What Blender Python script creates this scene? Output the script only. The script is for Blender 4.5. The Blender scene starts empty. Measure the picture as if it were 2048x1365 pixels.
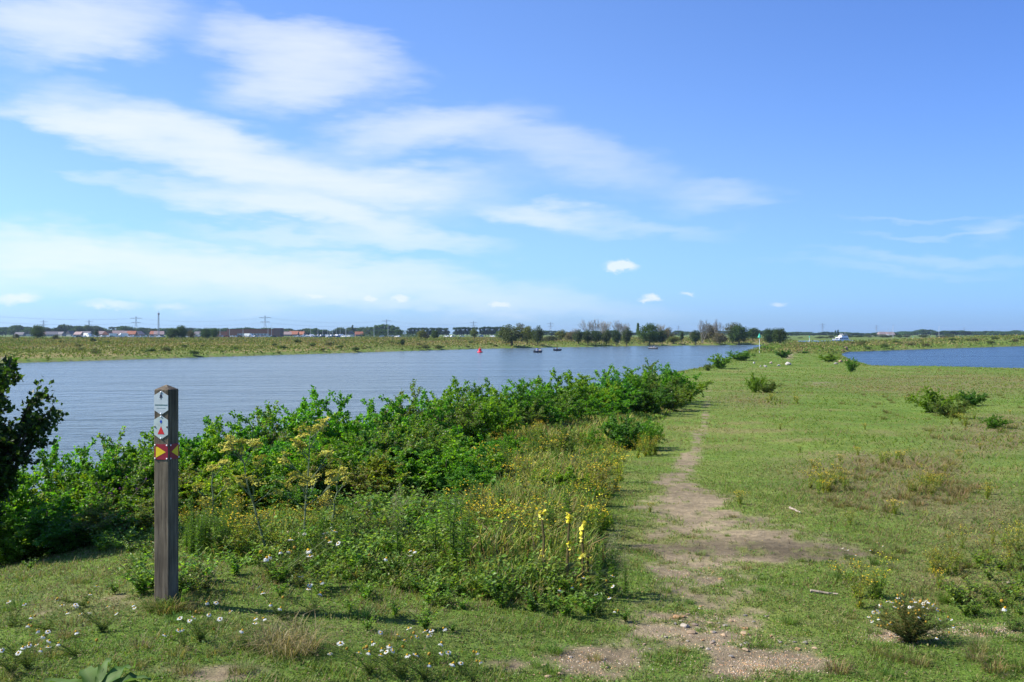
import bpy, math
import numpy as np
R = math.radians
S = bpy.context.scene
COL = S.collection
EYE, FOC, PX0, PY0 = 5.0, 2000.0, 1024.0, 668.0      # eye height over the river, focal length in photo pixels, horizon

# ------------------------------------------------------------------ camera
cd = bpy.data.cameras.new('camera'); cam = bpy.data.objects.new('camera', cd); COL.objects.link(cam)
cam.location = (0, 0, EYE); cam.rotation_euler = (R(90), 0, 0)
cd.sensor_width = 36.0; cd.lens = 36.0 * FOC / 2048.0; cd.shift_y = -(682.5 - PY0) / 2048.0
cd.clip_start = 0.1; cd.clip_end = 20000
S.camera = cam
S.view_settings.view_transform = 'Standard'; S.view_settings.look = 'None'
S.view_settings.exposure = 0.80; S.view_settings.gamma = 1.0
S.cycles.max_bounces = 6; S.cycles.diffuse_bounces = 3; S.cycles.glossy_bounces = 3
S.cycles.transmission_bounces = 4; S.cycles.transparent_max_bounces = 8; S.cycles.volume_bounces = 0
S.cycles.caustics_reflective = False; S.cycles.caustics_refractive = False

# ------------------------------------------------------------------ sky and sun
SUN_EL, SUN_AZ = 43.0, -89.0                          # azimuth from the view axis (+Y), negative = left
sd = np.array([math.sin(R(SUN_AZ)) * math.cos(R(SUN_EL)), math.cos(R(SUN_AZ)) * math.cos(R(SUN_EL)), math.sin(R(SUN_EL))])
from mathutils import Vector
sl = bpy.data.lights.new('sun', 'SUN'); sun = bpy.data.objects.new('sun', sl); COL.objects.link(sun)
sl.energy = 5.0; sl.angle = R(0.53); sl.color = (1.0, 0.95, 0.86)
sun.rotation_euler = Vector(-sd).to_track_quat('-Z', 'Y').to_euler(); sun.location = (-30, 5, 40)

W = bpy.data.worlds.new('World'); S.world = W; W.use_nodes = True
wt = W.node_tree; wt.nodes.clear()
def N(tree, kind, **kw):
    n = tree.nodes.new(kind)
    for k, v in kw.items(): setattr(n, k, v)
    return n
def link(tree, a, b): tree.links.new(a, b)
def mth(tree, op, a, b=None, c=None, clamp=False):
    n = N(tree, 'ShaderNodeMath', operation=op, use_clamp=clamp)
    for i, v in enumerate((a, b, c)):
        if v is None: continue
        if isinstance(v, (int, float)): n.inputs[i].default_value = v
        else: link(tree, v, n.inputs[i])
    return n.outputs[0]
sky = N(wt, 'ShaderNodeTexSky', sky_type='NISHITA', sun_disc=False)
sky.sun_elevation = R(SUN_EL); sky.sun_rotation = R(SUN_AZ); sky.altitude = 0
sky.air_density = 1.0; sky.dust_density = 0.6; sky.ozone_density = 2.2
SKY_STRENGTH = 0.088
tc = N(wt, 'ShaderNodeTexCoord'); sx = N(wt, 'ShaderNodeSeparateXYZ'); link(wt, tc.outputs['Generated'], sx.inputs[0])
az = mth(wt, 'ARCTAN2', sx.outputs[0], sx.outputs[1]); el = mth(wt, 'ARCSINE', sx.outputs[2])
# wispy displacement of the cloud edges
cmb = N(wt, 'ShaderNodeCombineXYZ'); link(wt, az, cmb.inputs[0]); link(wt, el, cmb.inputs[1])
def wnoise(rot, scl, scale, detail, rough):
    mp = N(wt, 'ShaderNodeMapping'); mp.inputs['Rotation'].default_value = (0, 0, R(rot)); mp.inputs['Scale'].default_value = (*scl, 1)
    link(wt, cmb.outputs[0], mp.inputs[0])
    nz = N(wt, 'ShaderNodeTexNoise'); nz.inputs['Scale'].default_value = scale; nz.inputs['Detail'].default_value = detail; nz.inputs['Roughness'].default_value = rough
    link(wt, mp.outputs[0], nz.inputs['Vector']); return nz
wa = wnoise(8, (1, 2.6), 5.0, 4, .55)
wsep = N(wt, 'ShaderNodeSeparateColor'); link(wt, wa.outputs['Color'], wsep.inputs[0])
wb = wnoise(6, (1, 9), 16.0, 6, .62)
wc = wnoise(-35, (1, 7), 14.0, 5, .6)
wd = wnoise(0, (1, 1.6), 55.0, 6, .65)
we = wnoise(12, (1, 4.5), 22.0, 5, .6); wes = N(wt, 'ShaderNodeSeparateColor'); link(wt, we.outputs['Color'], wes.inputs[0])
azd = mth(wt, 'ADD', mth(wt, 'ADD', az, mth(wt, 'MULTIPLY', mth(wt, 'SUBTRACT', wes.outputs[0], .5), .06)), mth(wt, 'MULTIPLY', mth(wt, 'SUBTRACT', wsep.outputs[0], .5), .16))
eld = mth(wt, 'ADD', mth(wt, 'ADD', el, mth(wt, 'MULTIPLY', mth(wt, 'SUBTRACT', wes.outputs[1], .5), .024)), mth(wt, 'MULTIPLY', mth(wt, 'SUBTRACT', wsep.outputs[1], .5), .07))
streak = mth(wt, 'ADD', mth(wt, 'MULTIPLY', wb.outputs[0], .75), mth(wt, 'MULTIPLY', wc.outputs[0], .45))     # about .6 mean
def blob(px, py, rx, ry, rot, a, A, E):
    ca = math.atan((px - PX0) / FOC); ce = math.atan((PY0 - py) / FOC * math.cos(ca))
    k = 1 / FOC * math.cos(ca) ** 2; c, s = math.cos(R(rot)), math.sin(R(rot))
    du = mth(wt, 'SUBTRACT', A, ca); dv = mth(wt, 'SUBTRACT', ce, E)          # dv positive = down
    u = mth(wt, 'ADD', mth(wt, 'MULTIPLY', du, c / (rx * k)), mth(wt, 'MULTIPLY', dv, s / (rx * k)))
    v = mth(wt, 'ADD', mth(wt, 'MULTIPLY', du, -s / (ry * k)), mth(wt, 'MULTIPLY', dv, c / (ry * k)))
    q = mth(wt, 'ADD', mth(wt, 'MULTIPLY', u, u), mth(wt, 'MULTIPLY', v, v))
    g = mth(wt, 'MAXIMUM', mth(wt, 'SUBTRACT', 1.0, mth(wt, 'MULTIPLY', q, .5)), 0.0)
    return mth(wt, 'MULTIPLY', mth(wt, 'MULTIPLY', g, g), a)
CIRRUS = [(120, 40, 240, 62, -10, .95), (600, 72, 180, 46, 3, .85), (620, 155, 185, 62, -8, .95), (170, 228, 170, 30, 6, .8), (340, 270, 260, 58, 17, 1.0),
          (600, 350, 300, 62, 10, .85), (860, 250, 190, 46, -10, .62), (1090, 300, 260, 54, 14, .42), (760, 370, 260, 40, 0, .5), (500, 415, 190, 32, 6, .9),
          (740, 462, 230, 30, 10, .85), (1080, 424, 140, 24, 2, .75), (1430, 388, 110, 28, -3, .30), (240, 374, 70, 16, 0, .3), (90, 505, 260, 40, 6, .75), (420, 520, 420, 40, 5, .7),
          (760, 570, 480, 40, 5, .55), (250, 560, 520, 50, 3, .5), (620, 485, 240, 16, 5, .5), (1850, 515, 260, 14, 2, .17), (1900, 464, 210, 9, 1, .15),
          (1850, 428, 200, 6, 1, .13), (1760, 540, 240, 12, 3, .12), (2030, 455, 60, 28, 0, .2), (1250, 455, 160, 20, 4, .25)]
CUMULI = [(1243, 532, 30, 11, 3, 1.6), (632, 591, 38, 9, 4, 1.0), (740, 598, 20, 10, 8, 1.2), (800, 598, 22, 10, 8, 1.1), (1002, 609, 26, 8, 10, 1.1),
          (1303, 597, 22, 8, 0, 1.2), (1377, 588, 14, 6, 10, .7), (48, 594, 36, 12, 0, .9), (10, 600, 24, 14, 0, .8), (225, 609, 60, 10, 4, .7), (345, 612, 40, 9, 0, .5), (536, 578, 12, 5, 0, .5), (1560, 608, 16, 5, 0, .5)]
tot = None
for b in CIRRUS:
    g = blob(*b, azd, eld); tot = g if tot is None else mth(wt, 'ADD', tot, g)
tot = mth(wt, 'MULTIPLY', tot, mth(wt, 'ADD', .55, mth(wt, 'MULTIPLY', streak, .95)))
tot = mth(wt, 'MULTIPLY', mth(wt, 'SUBTRACT', 1.0, mth(wt, 'EXPONENT', mth(wt, 'MULTIPLY', tot, -1.2))), .87)
azc = mth(wt, 'ADD', az, mth(wt, 'MULTIPLY', mth(wt, 'SUBTRACT', wd.outputs[0], .5), .022))
elc = mth(wt, 'ADD', el, mth(wt, 'MULTIPLY', mth(wt, 'SUBTRACT', wd.outputs[0], .5), .014))
cum = None
for b in CUMULI:
    g = blob(*b, azc, elc); cum = g if cum is None else mth(wt, 'ADD', cum, g)
cum = mth(wt, 'MINIMUM', mth(wt, 'MULTIPLY', cum, mth(wt, 'ADD', .3, wd.outputs[0])), .72)
cov = mth(wt, 'MAXIMUM', tot, cum, clamp=True)
tint = N(wt, 'ShaderNodeMix', data_type='RGBA', blend_type='MULTIPLY'); tint.inputs[0].default_value = 1.0
link(wt, sky.outputs[0], tint.inputs[6])
def ramp(v, a, b):
    n = N(wt, 'ShaderNodeMapRange', interpolation_type='SMOOTHSTEP'); n.inputs[1].default_value = a; n.inputs[2].default_value = b; link(wt, v, n.inputs[0]); return n.outputs[0]
def cmix(f, a, b):
    n = N(wt, 'ShaderNodeMix', data_type='RGBA'); link(wt, f, n.inputs[0]); n.inputs[6].default_value = (*a, 1); n.inputs[7].default_value = (*b, 1); return n.outputs[2]
hi = cmix(ramp(el, 0.0, .16), (.58, .93, 1.72), (.76, .97, 1.42)); side = cmix(ramp(az, -.1, .6), (1, 1, 1), (.68, .77, .90))
tm = N(wt, 'ShaderNodeMix', data_type='RGBA', blend_type='MULTIPLY'); tm.inputs[0].default_value = 1.0; link(wt, hi, tm.inputs[6]); link(wt, side, tm.inputs[7]); link(wt, tm.outputs[2], tint.inputs[7])
mx = N(wt, 'ShaderNodeMix', data_type='RGBA'); link(wt, cov, mx.inputs[0]); link(wt, tint.outputs[2], mx.inputs[6])
mx.inputs[7].default_value = (6.4, 6.7, 7.0, 1)
bg = N(wt, 'ShaderNodeBackground'); bg.inputs[1].default_value = SKY_STRENGTH; link(wt, mx.outputs[2], bg.inputs[0])
wo = N(wt, 'ShaderNodeOutputWorld'); link(wt, bg.outputs[0], wo.inputs[0])

# ------------------------------------------------------------------ numpy helpers
def hash2(ix, iy, seed):
    h = (ix.astype(np.int64) * 374761393 + iy.astype(np.int64) * 668265263 + seed * 1274126177) & 0x7fffffff
    h = ((h ^ (h >> 13)) * 1274126177) & 0x7fffffff
    return ((h ^ (h >> 16)) & 0xffff) / 65535.0
def vnoise(x, y, seed=0):
    ix, iy = np.floor(x), np.floor(y); fx, fy = x - ix, y - iy
    fx = fx * fx * (3 - 2 * fx); fy = fy * fy * (3 - 2 * fy)
    a, b, c, d = hash2(ix, iy, seed), hash2(ix + 1, iy, seed), hash2(ix, iy + 1, seed), hash2(ix + 1, iy + 1, seed)
    return (a * (1 - fx) + b * fx) * (1 - fy) + (c * (1 - fx) + d * fx) * fy
def fbm(x, y, scale, octv=4, seed=0):
    s, amp, tot_ = 0.0, 1.0, 0.0
    for o in range(octv):
        s = s + amp * vnoise(x / scale * 2 ** o, y / scale * 2 ** o, seed + o * 17); tot_ += amp; amp *= .5
    return s / tot_
def sstep(a, b, x):
    t = np.clip((x - a) / (b - a), 0, 1); return t * t * (3 - 2 * t)
def unit(v): return v / np.maximum(np.linalg.norm(v, axis=-1, keepdims=True), 1e-9)
def sdist(x, y, poly):
    """signed distance to a polygon, positive inside"""
    p = np.array(poly, float); q = np.roll(p, -1, 0); d = np.full(x.shape, 1e12); ins = np.zeros(x.shape, bool)
    for (ax, ay), (bx, by) in zip(p, q):
        ex, ey = bx - ax, by - ay; t = np.clip(((x - ax) * ex + (y - ay) * ey) / (ex * ex + ey * ey), 0, 1)
        d = np.minimum(d, (x - ax - t * ex) ** 2 + (y - ay - t * ey) ** 2)
        if ay != by:
            c = ((ay > y) != (by > y)) & (x < (bx - ax) * (y - ay) / (by - ay) + ax); ins ^= c
    d = np.sqrt(d); return np.where(ins, d, -d)
NEAR_LAND = [(-75, -135), (-20, 15), (-3, 62), (29, 149), (45, 205), (64, 270), (92, 370), (130, 450), (200, 520), (300, 580), (500, 700), (1200, 1000), (6500, 2600), (6500, 700),
             (1500, 900), (400, 560), (205, 400), (133, 322), (92, 274), (79, 240), (62, 182), (57, 160), (52, 142), (67, 132), (95, 122), (160, 105), (700, 60), (700, -400), (-75, -400)]
FAR_LAND = [(-320, -400), (-140, 50), (-83, 175), (-59, 227), (-10, 333), (57, 416), (119, 454), (146, 505), (172, 610), (200, 714), (300, 770), (600, 930), (1500, 1300), (6500, 3200), (6500, 6500), (-6500, 6500), (-6500, -400)]
BY = [-50, 0, 5, 8, 12, 20, 30, 45, 70, 100, 130, 170, 230, 300, 450, 700]
BZ = [3.5, 3.42, 3.38, 3.28, 3.1, 2.7, 2.45, 2.1, 1.45, .88, .60, .62, .8, 1.0, 1.1, 1.9]
def smin(a, b, k):
    h = np.clip(.5 + .5 * (b - a) / k, 0, 1); return b * (1 - h) + a * h - k * h * (1 - h)
def H(x, y, rough=True):
    x = np.asarray(x, float); y = np.asarray(y, float)
    dn, df = sdist(x, y, NEAR_LAND), sdist(x, y, FAR_LAND)
    base = np.interp(np.maximum(y, .25 * np.hypot(x, y)), BY, BZ)
    strip = np.interp(x, [95, 135, 166, 194, 222, 250, 300, 800], [0, 0, .35, .75, 1.5, 2.3, 2.9, 3.4]) * sstep(235, 330, y)
    base = base + strip - .07 * np.clip(x + 2.5, 0, 4) * sstep(16, 6, np.hypot(x, y)) * .8
    bank = np.interp(dn, [-60, -8, -1, 0, 1, 4, 9, 13, 17, 22, 30], [-3, -1.5, -.3, -.02, .3, .75, 1.35, 2.1, 3.0, 3.8, 6])
    zn = np.where(dn > -.5, smin(base, bank, .25), bank)
    zf = np.interp(df, [-60, -8, -1, 0, 1.5, 8, 25, 60, 120, 700], [-3, -1.5, -.3, 0, .45, .9, 1.35, 1.8, 2.05, 2.1])
    zf = zf + sstep(3, 30, df) * (fbm(x, y, 22, 3, 5) - .5) * .9
    z = np.maximum(zn, zf)
    if rough:
        r = np.hypot(x, y)
        z = z + sstep(.3, 3, dn) * ((fbm(x, y, 1.3, 3, 9) - .5) * .09 * sstep(120, 10, r) + (fbm(x, y, 7, 3, 11) - .5) * .22 * sstep(6, 25, r))
    return z
def proj(x, y, z): return PX0 + FOC * x / np.maximum(y, .2), PY0 - FOC * (z - EYE) / np.maximum(y, .2)
_ys = np.exp(np.linspace(math.log(2.0), math.log(1500), 4000))
def ground_at(px, py):
    """the point of the terrain seen at a pixel of the photograph"""
    k = (px - PX0) / FOC; z = EYE - (py - PY0) / FOC * _ys; h = H(k * _ys, _ys); i = np.argmax(h >= z)
    y = _ys[i]; return np.array([k * y, y, h[i]])
def on_ground(px, d):
    x = (px - PX0) / FOC * d; return np.array([x, d, float(H(np.array([x]), np.array([d]))[0])])

# where the turf is worn to bare earth: ellipses on the ground, listed by their place in the photograph
DIRT = [(1416, 795, 6, 26, .5), (1410, 840, 8, 30, .66), (1394, 888, 14, 28, .85), (1372, 930, 24, 26, .9), (1352, 965, 44, 24, 1), (1370, 1000, 80, 24, 1), (1380, 1035, 120, 26, 1.1),
        (1430, 1065, 165, 24, 1.15), (1450, 1095, 215, 22, 1.2), (1590, 1108, 130, 16, 1.0), (1360, 1138, 150, 28, .75), (1330, 1180, 110, 26, .62), (1450, 1170, 150, 30, .55), (1400, 1215, 170, 30, .5), (1380, 1248, 160, 34, .85), (1480, 1285, 210, 36, .85),
        (1180, 1325, 130, 34, .85), (1540, 1325, 120, 30, .9), (1960, 1262, 110, 14, .85), (430, 1345, 120, 20, .8), (1810, 1270, 90, 20, .75), (1480, 1345, 110, 24, .8), (1010, 1335, 70, 16, .5),
        (250, 1205, 70, 18, .45), (1690, 1125, 90, 16, .5), (1578, 712, 10, 9, .8), (1592, 699, 14, 8, .8), (1640, 768, 40, 5, .45), (1600, 795, 60, 5, .3), (820, 1230, 80, 18, .4), (100, 1230, 100, 20, .35)]
def gmask(lst, px, py):
    v = np.ones(px.shape)
    for (cx, cy, rx, ry, w) in lst:
        q = ((px - cx) / rx) ** 2 + ((py - cy) / ry) ** 2; v = v * (1 - np.minimum(w, 1.0) * np.exp(-.75 * q ** 1.5) )
    return 1 - v
def dirt_at(x, y, z):
    px, py = proj(x, y, z); m = gmask(DIRT, px, py)
    n = .40 * fbm(x, y, .8, 4, 31) + .60 * fbm(x, y, .17, 4, 33)
    return np.where(y > 1, sstep(.22, .95, m * 1.05 + (n - .5) * 2.5 - .05), 0) * sstep(.03, .3, m)
DRY = [(1700, 940, 130, 26, .8), (1820, 930, 120, 24, .9), (1750, 985, 160, 26, .8), (1900, 1000, 160, 40, .7), (1980, 880, 120, 30, .7), (2000, 850, 60, 20, .8), (1980, 1060, 120, 50, .6), (1950, 1160, 140, 40, .5), (1900, 770, 250, 22, .6),
       (120, 1210, 160, 40, .5), (560, 1265, 120, 40, .5), (900, 1270, 200, 30, .45), (1500, 800, 80, 20, .5)]
# tall herbs grow inside this outline (between the bank shrubs and the path)
HERB = [(-400, 1040), (0, 1075), (250, 1100), (430, 1130), (600, 1165), (800, 1195), (1000, 1205), (1190, 1235), (1225, 1150), (1212, 1050), (1225, 960), (1290, 880), (1380, 790), (1420, 745), (1350, 735), (970, 850), (955, 940), (900, 985), (700, 975), (480, 1010), (0, 1040), (-400, 1010)]

# ------------------------------------------------------------------ meshes, things, materials
def link_mesh(name, V, F, mat, parent=None, C=None, smooth=False, mi=None):
    me = bpy.data.meshes.new(name); V = np.asarray(V, np.float32); F = np.asarray(F, np.int32); k = F.shape[1]
    me.vertices.add(len(V)); me.vertices.foreach_set('co', V.ravel())
    me.loops.add(F.size); me.loops.foreach_set('vertex_index', F.ravel())
    me.polygons.add(len(F)); me.polygons.foreach_set('loop_start', np.arange(0, F.size, k, dtype=np.int32))
    me.polygons.foreach_set('use_smooth', np.full(len(F), smooth))
    if mi is not None: me.polygons.foreach_set('material_index', np.asarray(mi, np.int32))
    me.update(calc_edges=True)
    if C is not None:
        a = me.color_attributes.new('col', 'FLOAT_COLOR', 'POINT'); c4 = np.ones((len(V), 4), np.float32); c4[:, :3] = C; a.data.foreach_set('color', c4.ravel())
    for m in (mat if isinstance(mat, (list, tuple)) else [mat]): me.materials.append(m)
    o = bpy.data.objects.new(name, me); COL.objects.link(o)
    if parent is not None: o.parent = parent
    return o
def tag(o, label=None, cat=None, group=None, kind=None):
    if label: o['label'] = label
    if cat: o['category'] = cat
    if group: o['group'] = group
    if kind: o['kind'] = kind
    return o
def thing(name, label, cat, loc=(0, 0, 0), rz=0.0, group=None):
    o = bpy.data.objects.new(name, None); COL.objects.link(o); o.location = [float(v) for v in loc]; o.rotation_euler = (0, 0, rz); o.empty_display_size = .2
    return tag(o, label, cat, group)
KIDS = {}
def kids(o):
    return [c for c in o.children]
def dup(root, loc, rz=0.0, scale=1.0, label=None, group=None, color=None):
    def cp(o, parent):
        c = o.copy(); COL.objects.link(c); c.parent = parent
        if color is not None and o.type == 'MESH': c.color = (*color, 1)
        for ch in kids(o): cp(ch, c)
        return c
    r = cp(root, None); r.location = [float(v) for v in loc]; r.rotation_euler = (0, 0, rz)
    r.scale = scale if isinstance(scale, tuple) else (scale,) * 3
    if label: r['label'] = label
    if group: r['group'] = group
    return r
class Pool:
    """first placement moves the prototype itself, later ones copy it"""
    def __init__(self, make): self.make, self.root, self.used = make, None, False
    def put(self, loc, rz=0.0, scale=1.0, label=None, group=None, color=None):
        if self.root is None: self.root = self.make()
        if not self.used:
            self.used = True; r = self.root; r.location = [float(v) for v in loc]; r.rotation_euler = (0, 0, rz); r.scale = scale if isinstance(scale, tuple) else (scale,) * 3
            if label: r['label'] = label
            if group: r['group'] = group
            if color is not None:
                for c in ([r] if r.type == 'MESH' else []) + kids(r): c.color = (*color, 1)
            return r
        return dup(self.root, loc, rz, scale, label, group, color if color is not None else (1, 1, 1))
class Geo:
    def __init__(self): self.V, self.F, self.C, self.M, self.n = [], [], [], [], 0
    def add(self, V, F, C=(1, 1, 1), m=0):
        V = np.asarray(V, float); F = np.asarray(F, int)
        if F.shape[1] == 4: F = np.concatenate([F[:, [0, 1, 2]], F[:, [0, 2, 3]]])
        self.V.append(V); self.F.append(F + self.n); self.n += len(V)
        C = np.asarray(C, float); self.C.append(np.broadcast_to(C, (len(V), 3)) if C.ndim == 1 else C); self.M.append(np.full(len(F), m)); return self
    def build(self, name, mat, parent=None, smooth=False, loc=None):
        V = np.concatenate(self.V)
        o = link_mesh(name, V, np.concatenate(self.F), mat, parent, np.concatenate(self.C), smooth, np.concatenate(self.M))
        if loc is not None: o.location = loc
        return o
    def box(self, c, s, C=(1, 1, 1), rz=0.0, m=0, top=1.0):
        x, y, z = np.array(s) / 2; v = np.array([(-x, -y, -z), (x, -y, -z), (x, y, -z), (-x, y, -z), (-x * top, -y * top, z), (x * top, -y * top, z), (x * top, y * top, z), (-x * top, y * top, z)])
        ca, sa = math.cos(rz), math.sin(rz); v = np.stack([v[:, 0] * ca - v[:, 1] * sa, v[:, 0] * sa + v[:, 1] * ca, v[:, 2]], 1) + np.array(c)
        return self.add(v, [(0, 3, 2, 1), (4, 5, 6, 7), (0, 1, 5, 4), (1, 2, 6, 5), (2, 3, 7, 6), (3, 0, 4, 7)], C, m)
    def tube(self, pts, r, n=5, C=(1, 1, 1), m=0):
        P = np.asarray(pts, float); r = np.broadcast_to(np.asarray(r, float), (len(P),)); T = unit(np.gradient(P, axis=0))
        ref = np.where(np.abs(T[:, 2:3]) > .9, np.array([[1., 0, 0]]), np.array([[0, 0, 1.]])); A = unit(np.cross(T, ref)); B = np.cross(T, A)
        t = np.linspace(0, 2 * math.pi, n, endpoint=False); ring = A[:, None] * np.cos(t)[None, :, None] + B[:, None] * np.sin(t)[None, :, None]
        V = (P[:, None] + ring * r[:, None, None]).reshape(-1, 3); L = len(P); F = []
        for i in range(L - 1):
            for j in range(n): F.append((i * n + j, i * n + (j + 1) % n, (i + 1) * n + (j + 1) % n, (i + 1) * n + j))
        V = np.concatenate([V, P[[0, -1]]]); F3 = [(a, b, c) for a, b, c, d in F] + [(a, c, d) for a, b, c, d in F]
        F3 += [(L * n, (j + 1) % n, j) for j in range(n)] + [(L * n + 1, (L - 1) * n + j, (L - 1) * n + (j + 1) % n) for j in range(n)]
        return self.add(V, F3, C, m)
    def lathe(self, prof, n=14, C=(1, 1, 1), m=0, c=(0, 0, 0)):
        P = np.array(prof, float); t = np.linspace(0, 2 * math.pi, n, endpoint=False)
        V = np.stack([P[:, None, 0] * np.cos(t), P[:, None, 0] * np.sin(t), np.repeat(P[:, 1:2], n, 1)], -1).reshape(-1, 3) + np.array(c)
        F = [(i * n + j, i * n + (j + 1) % n, (i + 1) * n + (j + 1) % n, (i + 1) * n + j) for i in range(len(P) - 1) for j in range(n)]
        return self.add(V, F, C, m)
    def prism(self, poly, axis_o, u, v, w, C=(1, 1, 1), m=0):
        """polygon in the (u, v) plane through axis_o, pushed along w"""
        p = np.array(poly, float); o, u, v, w = (np.array(k, float) for k in (axis_o, u, v, w)); n = len(p)
        a = o + p[:, :1] * u + p[:, 1:] * v; V = np.concatenate([a, a + w, [a.mean(0)], [a.mean(0) + w]])
        F = [(i, (i + 1) % n, n + (i + 1) % n) for i in range(n)] + [(i, n + (i + 1) % n, n + i) for i in range(n)]
        F += [(2 * n, (i + 1) % n, i) for i in range(n)] + [(2 * n + 1, n + i, n + (i + 1) % n) for i in range(n)]
        return self.add(V, F, C, m)
def rdir(rng, n): return unit(rng.normal(size=(n, 3)))
def leaves(P, D, Nn, L, Wd, fold=.12):
    """two-triangle folded leaves: base point, direction, normal, length, width"""
    D = unit(D); Sd = unit(np.cross(Nn, D)); Up = np.cross(D, Sd); L = np.broadcast_to(L, (len(P),))[:, None]; Wd = np.broadcast_to(Wd, (len(P),))[:, None]
    V = np.stack([P, P + D * L * .52 + Sd * Wd / 2 + Up * L * fold, P + D * L - Up * L * .05, P + D * L * .52 - Sd * Wd / 2 + Up * L * fold], 1).reshape(-1, 3)
    b = np.arange(len(P))[:, None] * 4; F = np.concatenate([b + [[0, 1, 2]], b + [[0, 2, 3]]])
    return V, F
def blades(P, h, w, lean, az_, C, bend=.0, two=False):
    n = len(P); d = np.stack([np.cos(az_), np.sin(az_), np.zeros(n)], 1); s = np.stack([-np.sin(az_), np.cos(az_), np.zeros(n)], 1)
    h = np.broadcast_to(h, (n,))[:, None]; w = np.broadcast_to(w, (n,))[:, None]; lean = np.broadcast_to(lean, (n,))[:, None]; up = np.array([[0, 0, 1.]])
    if not two:
        V = np.stack([P - s * w / 2, P + s * w / 2, P + d * h * lean + up * h], 1).reshape(-1, 3); F = np.arange(3 * n).reshape(-1, 3)
        return V, F, np.repeat(C, 3, 0)
    mid = P + d * h * lean * .35 + up * h * .62; tip = P + d * h * lean * 1.1 + up * h * (1 - .25 * lean)
    V = np.stack([P - s * w / 2, P + s * w / 2, mid - s * w * .42, mid + s * w * .42, tip], 1).reshape(-1, 3); b = np.arange(n)[:, None] * 5
    return V, np.concatenate([b + [[0, 1, 3]], b + [[0, 3, 2]], b + [[2, 3, 4]]]), np.repeat(C, 5, 0)
def pick(rng, cols, n, jit=.15, p=None):
    c = np.array(cols)[rng.choice(len(cols), n, p=p)]; return np.clip(c * (1 + rng.normal(0, jit, (n, 1))) * (1 + rng.normal(0, jit * .35, (n, 3))), .002, .9)

def new_mat(name):
    m = bpy.data.materials.new(name); m.use_nodes = True; t = m.node_tree; t.nodes.clear(); o = N(t, 'ShaderNodeOutputMaterial'); return m, t, o
def veg_mat(name, rough, spec, trans, tgain=(1.25, 1.35, .6)):
    m, t, o = new_mat(name); a = N(t, 'ShaderNodeAttribute', attribute_name='col'); oi = N(t, 'ShaderNodeObjectInfo')
    mu = N(t, 'ShaderNodeMix', data_type='RGBA', blend_type='MULTIPLY'); mu.inputs[0].default_value = 1; link(t, a.outputs[0], mu.inputs[6]); link(t, oi.outputs['Color'], mu.inputs[7])
    p = N(t, 'ShaderNodeBsdfPrincipled'); p.inputs['Roughness'].default_value = rough; p.inputs['Specular IOR Level'].default_value = spec; link(t, mu.outputs[2], p.inputs['Base Color'])
    tr = N(t, 'ShaderNodeBsdfTranslucent'); tg = N(t, 'ShaderNodeMix', data_type='RGBA', blend_type='MULTIPLY'); tg.inputs[0].default_value = 1
    link(t, mu.outputs[2], tg.inputs[6]); tg.inputs[7].default_value = (*tgain, 1); link(t, tg.outputs[2], tr.inputs[0])
    ms = N(t, 'ShaderNodeMixShader'); ms.inputs[0].default_value = trans; link(t, p.outputs[0], ms.inputs[1]); link(t, tr.outputs[0], ms.inputs[2]); link(t, ms.outputs[0], o.inputs[0]); return m
M_LEAF = veg_mat('leaf', .45, .38, .5, (1.5, 1.5, .6))
M_GRASS = veg_mat('grass_blade', .6, .25, .4, (1.2, 1.25, .7))
M_FLOWER = veg_mat('petal', .6, .2, .3, (1, 1, 1))
M_FAR = veg_mat('far_foliage', .7, .15, .25)
def vc_mat(name, rough, spec=.4, metal=0.0, noise=None, bump=0.0):
    """solid things: vertex colour times a little procedural variation"""
    m, t, o = new_mat(name); a = N(t, 'ShaderNodeAttribute', attribute_name='col'); p = N(t, 'ShaderNodeBsdfPrincipled')
    oi = N(t, 'ShaderNodeObjectInfo'); mu = N(t, 'ShaderNodeMix', data_type='RGBA', blend_type='MULTIPLY'); mu.inputs[0].default_value = 1; link(t, a.outputs[0], mu.inputs[6]); link(t, oi.outputs['Color'], mu.inputs[7]); src = mu.outputs[2]
    p.inputs['Roughness'].default_value = rough; p.inputs['Specular IOR Level'].default_value = spec; p.inputs['Metallic'].default_value = metal
    if noise:
        c = N(t, 'ShaderNodeTexCoord'); nz = N(t, 'ShaderNodeTexNoise'); nz.inputs['Scale'].default_value = noise[0]; nz.inputs['Detail'].default_value = 6; link(t, c.outputs['Object'], nz.inputs['Vector'])
        rm = N(t, 'ShaderNodeMapRange'); rm.inputs[1].default_value = .25; rm.inputs[2].default_value = .75; rm.inputs[3].default_value = 1 - noise[1]; rm.inputs[4].default_value = 1 + noise[1]; link(t, nz.outputs[0], rm.inputs[0])
        m2 = N(t, 'ShaderNodeMix', data_type='RGBA', blend_type='MULTIPLY'); m2.inputs[0].default_value = 1; link(t, src, m2.inputs[6]); link(t, rm.outputs[0], m2.inputs[7]); src = m2.outputs[2]
        if bump:
            bp = N(t, 'ShaderNodeBump'); bp.inputs['Strength'].default_value = bump; bp.inputs['Distance'].default_value = .02; link(t, nz.outputs[0], bp.inputs['Height']); link(t, bp.outputs[0], p.inputs['Normal'])
    link(t, src, p.inputs['Base Color']); link(t, p.outputs[0], o.inputs[0]); return m
M_BARK = vc_mat('bark', .9, .15, 0, (14, .35), .6)
M_PAINT = vc_mat('painted_surface', .5, .4, 0, (22, .16))
M_GLASS = vc_mat('dark_glass', .08, .8)
M_STEEL = vc_mat('galvanised_steel', .5, .5, .3, (2, .15))
M_ROCK = vc_mat('stone', .9, .2, 0, (9, .35), .9)
M_SKIN = vc_mat('skin_and_cloth', .8, .2, 0, (20, .1))

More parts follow.
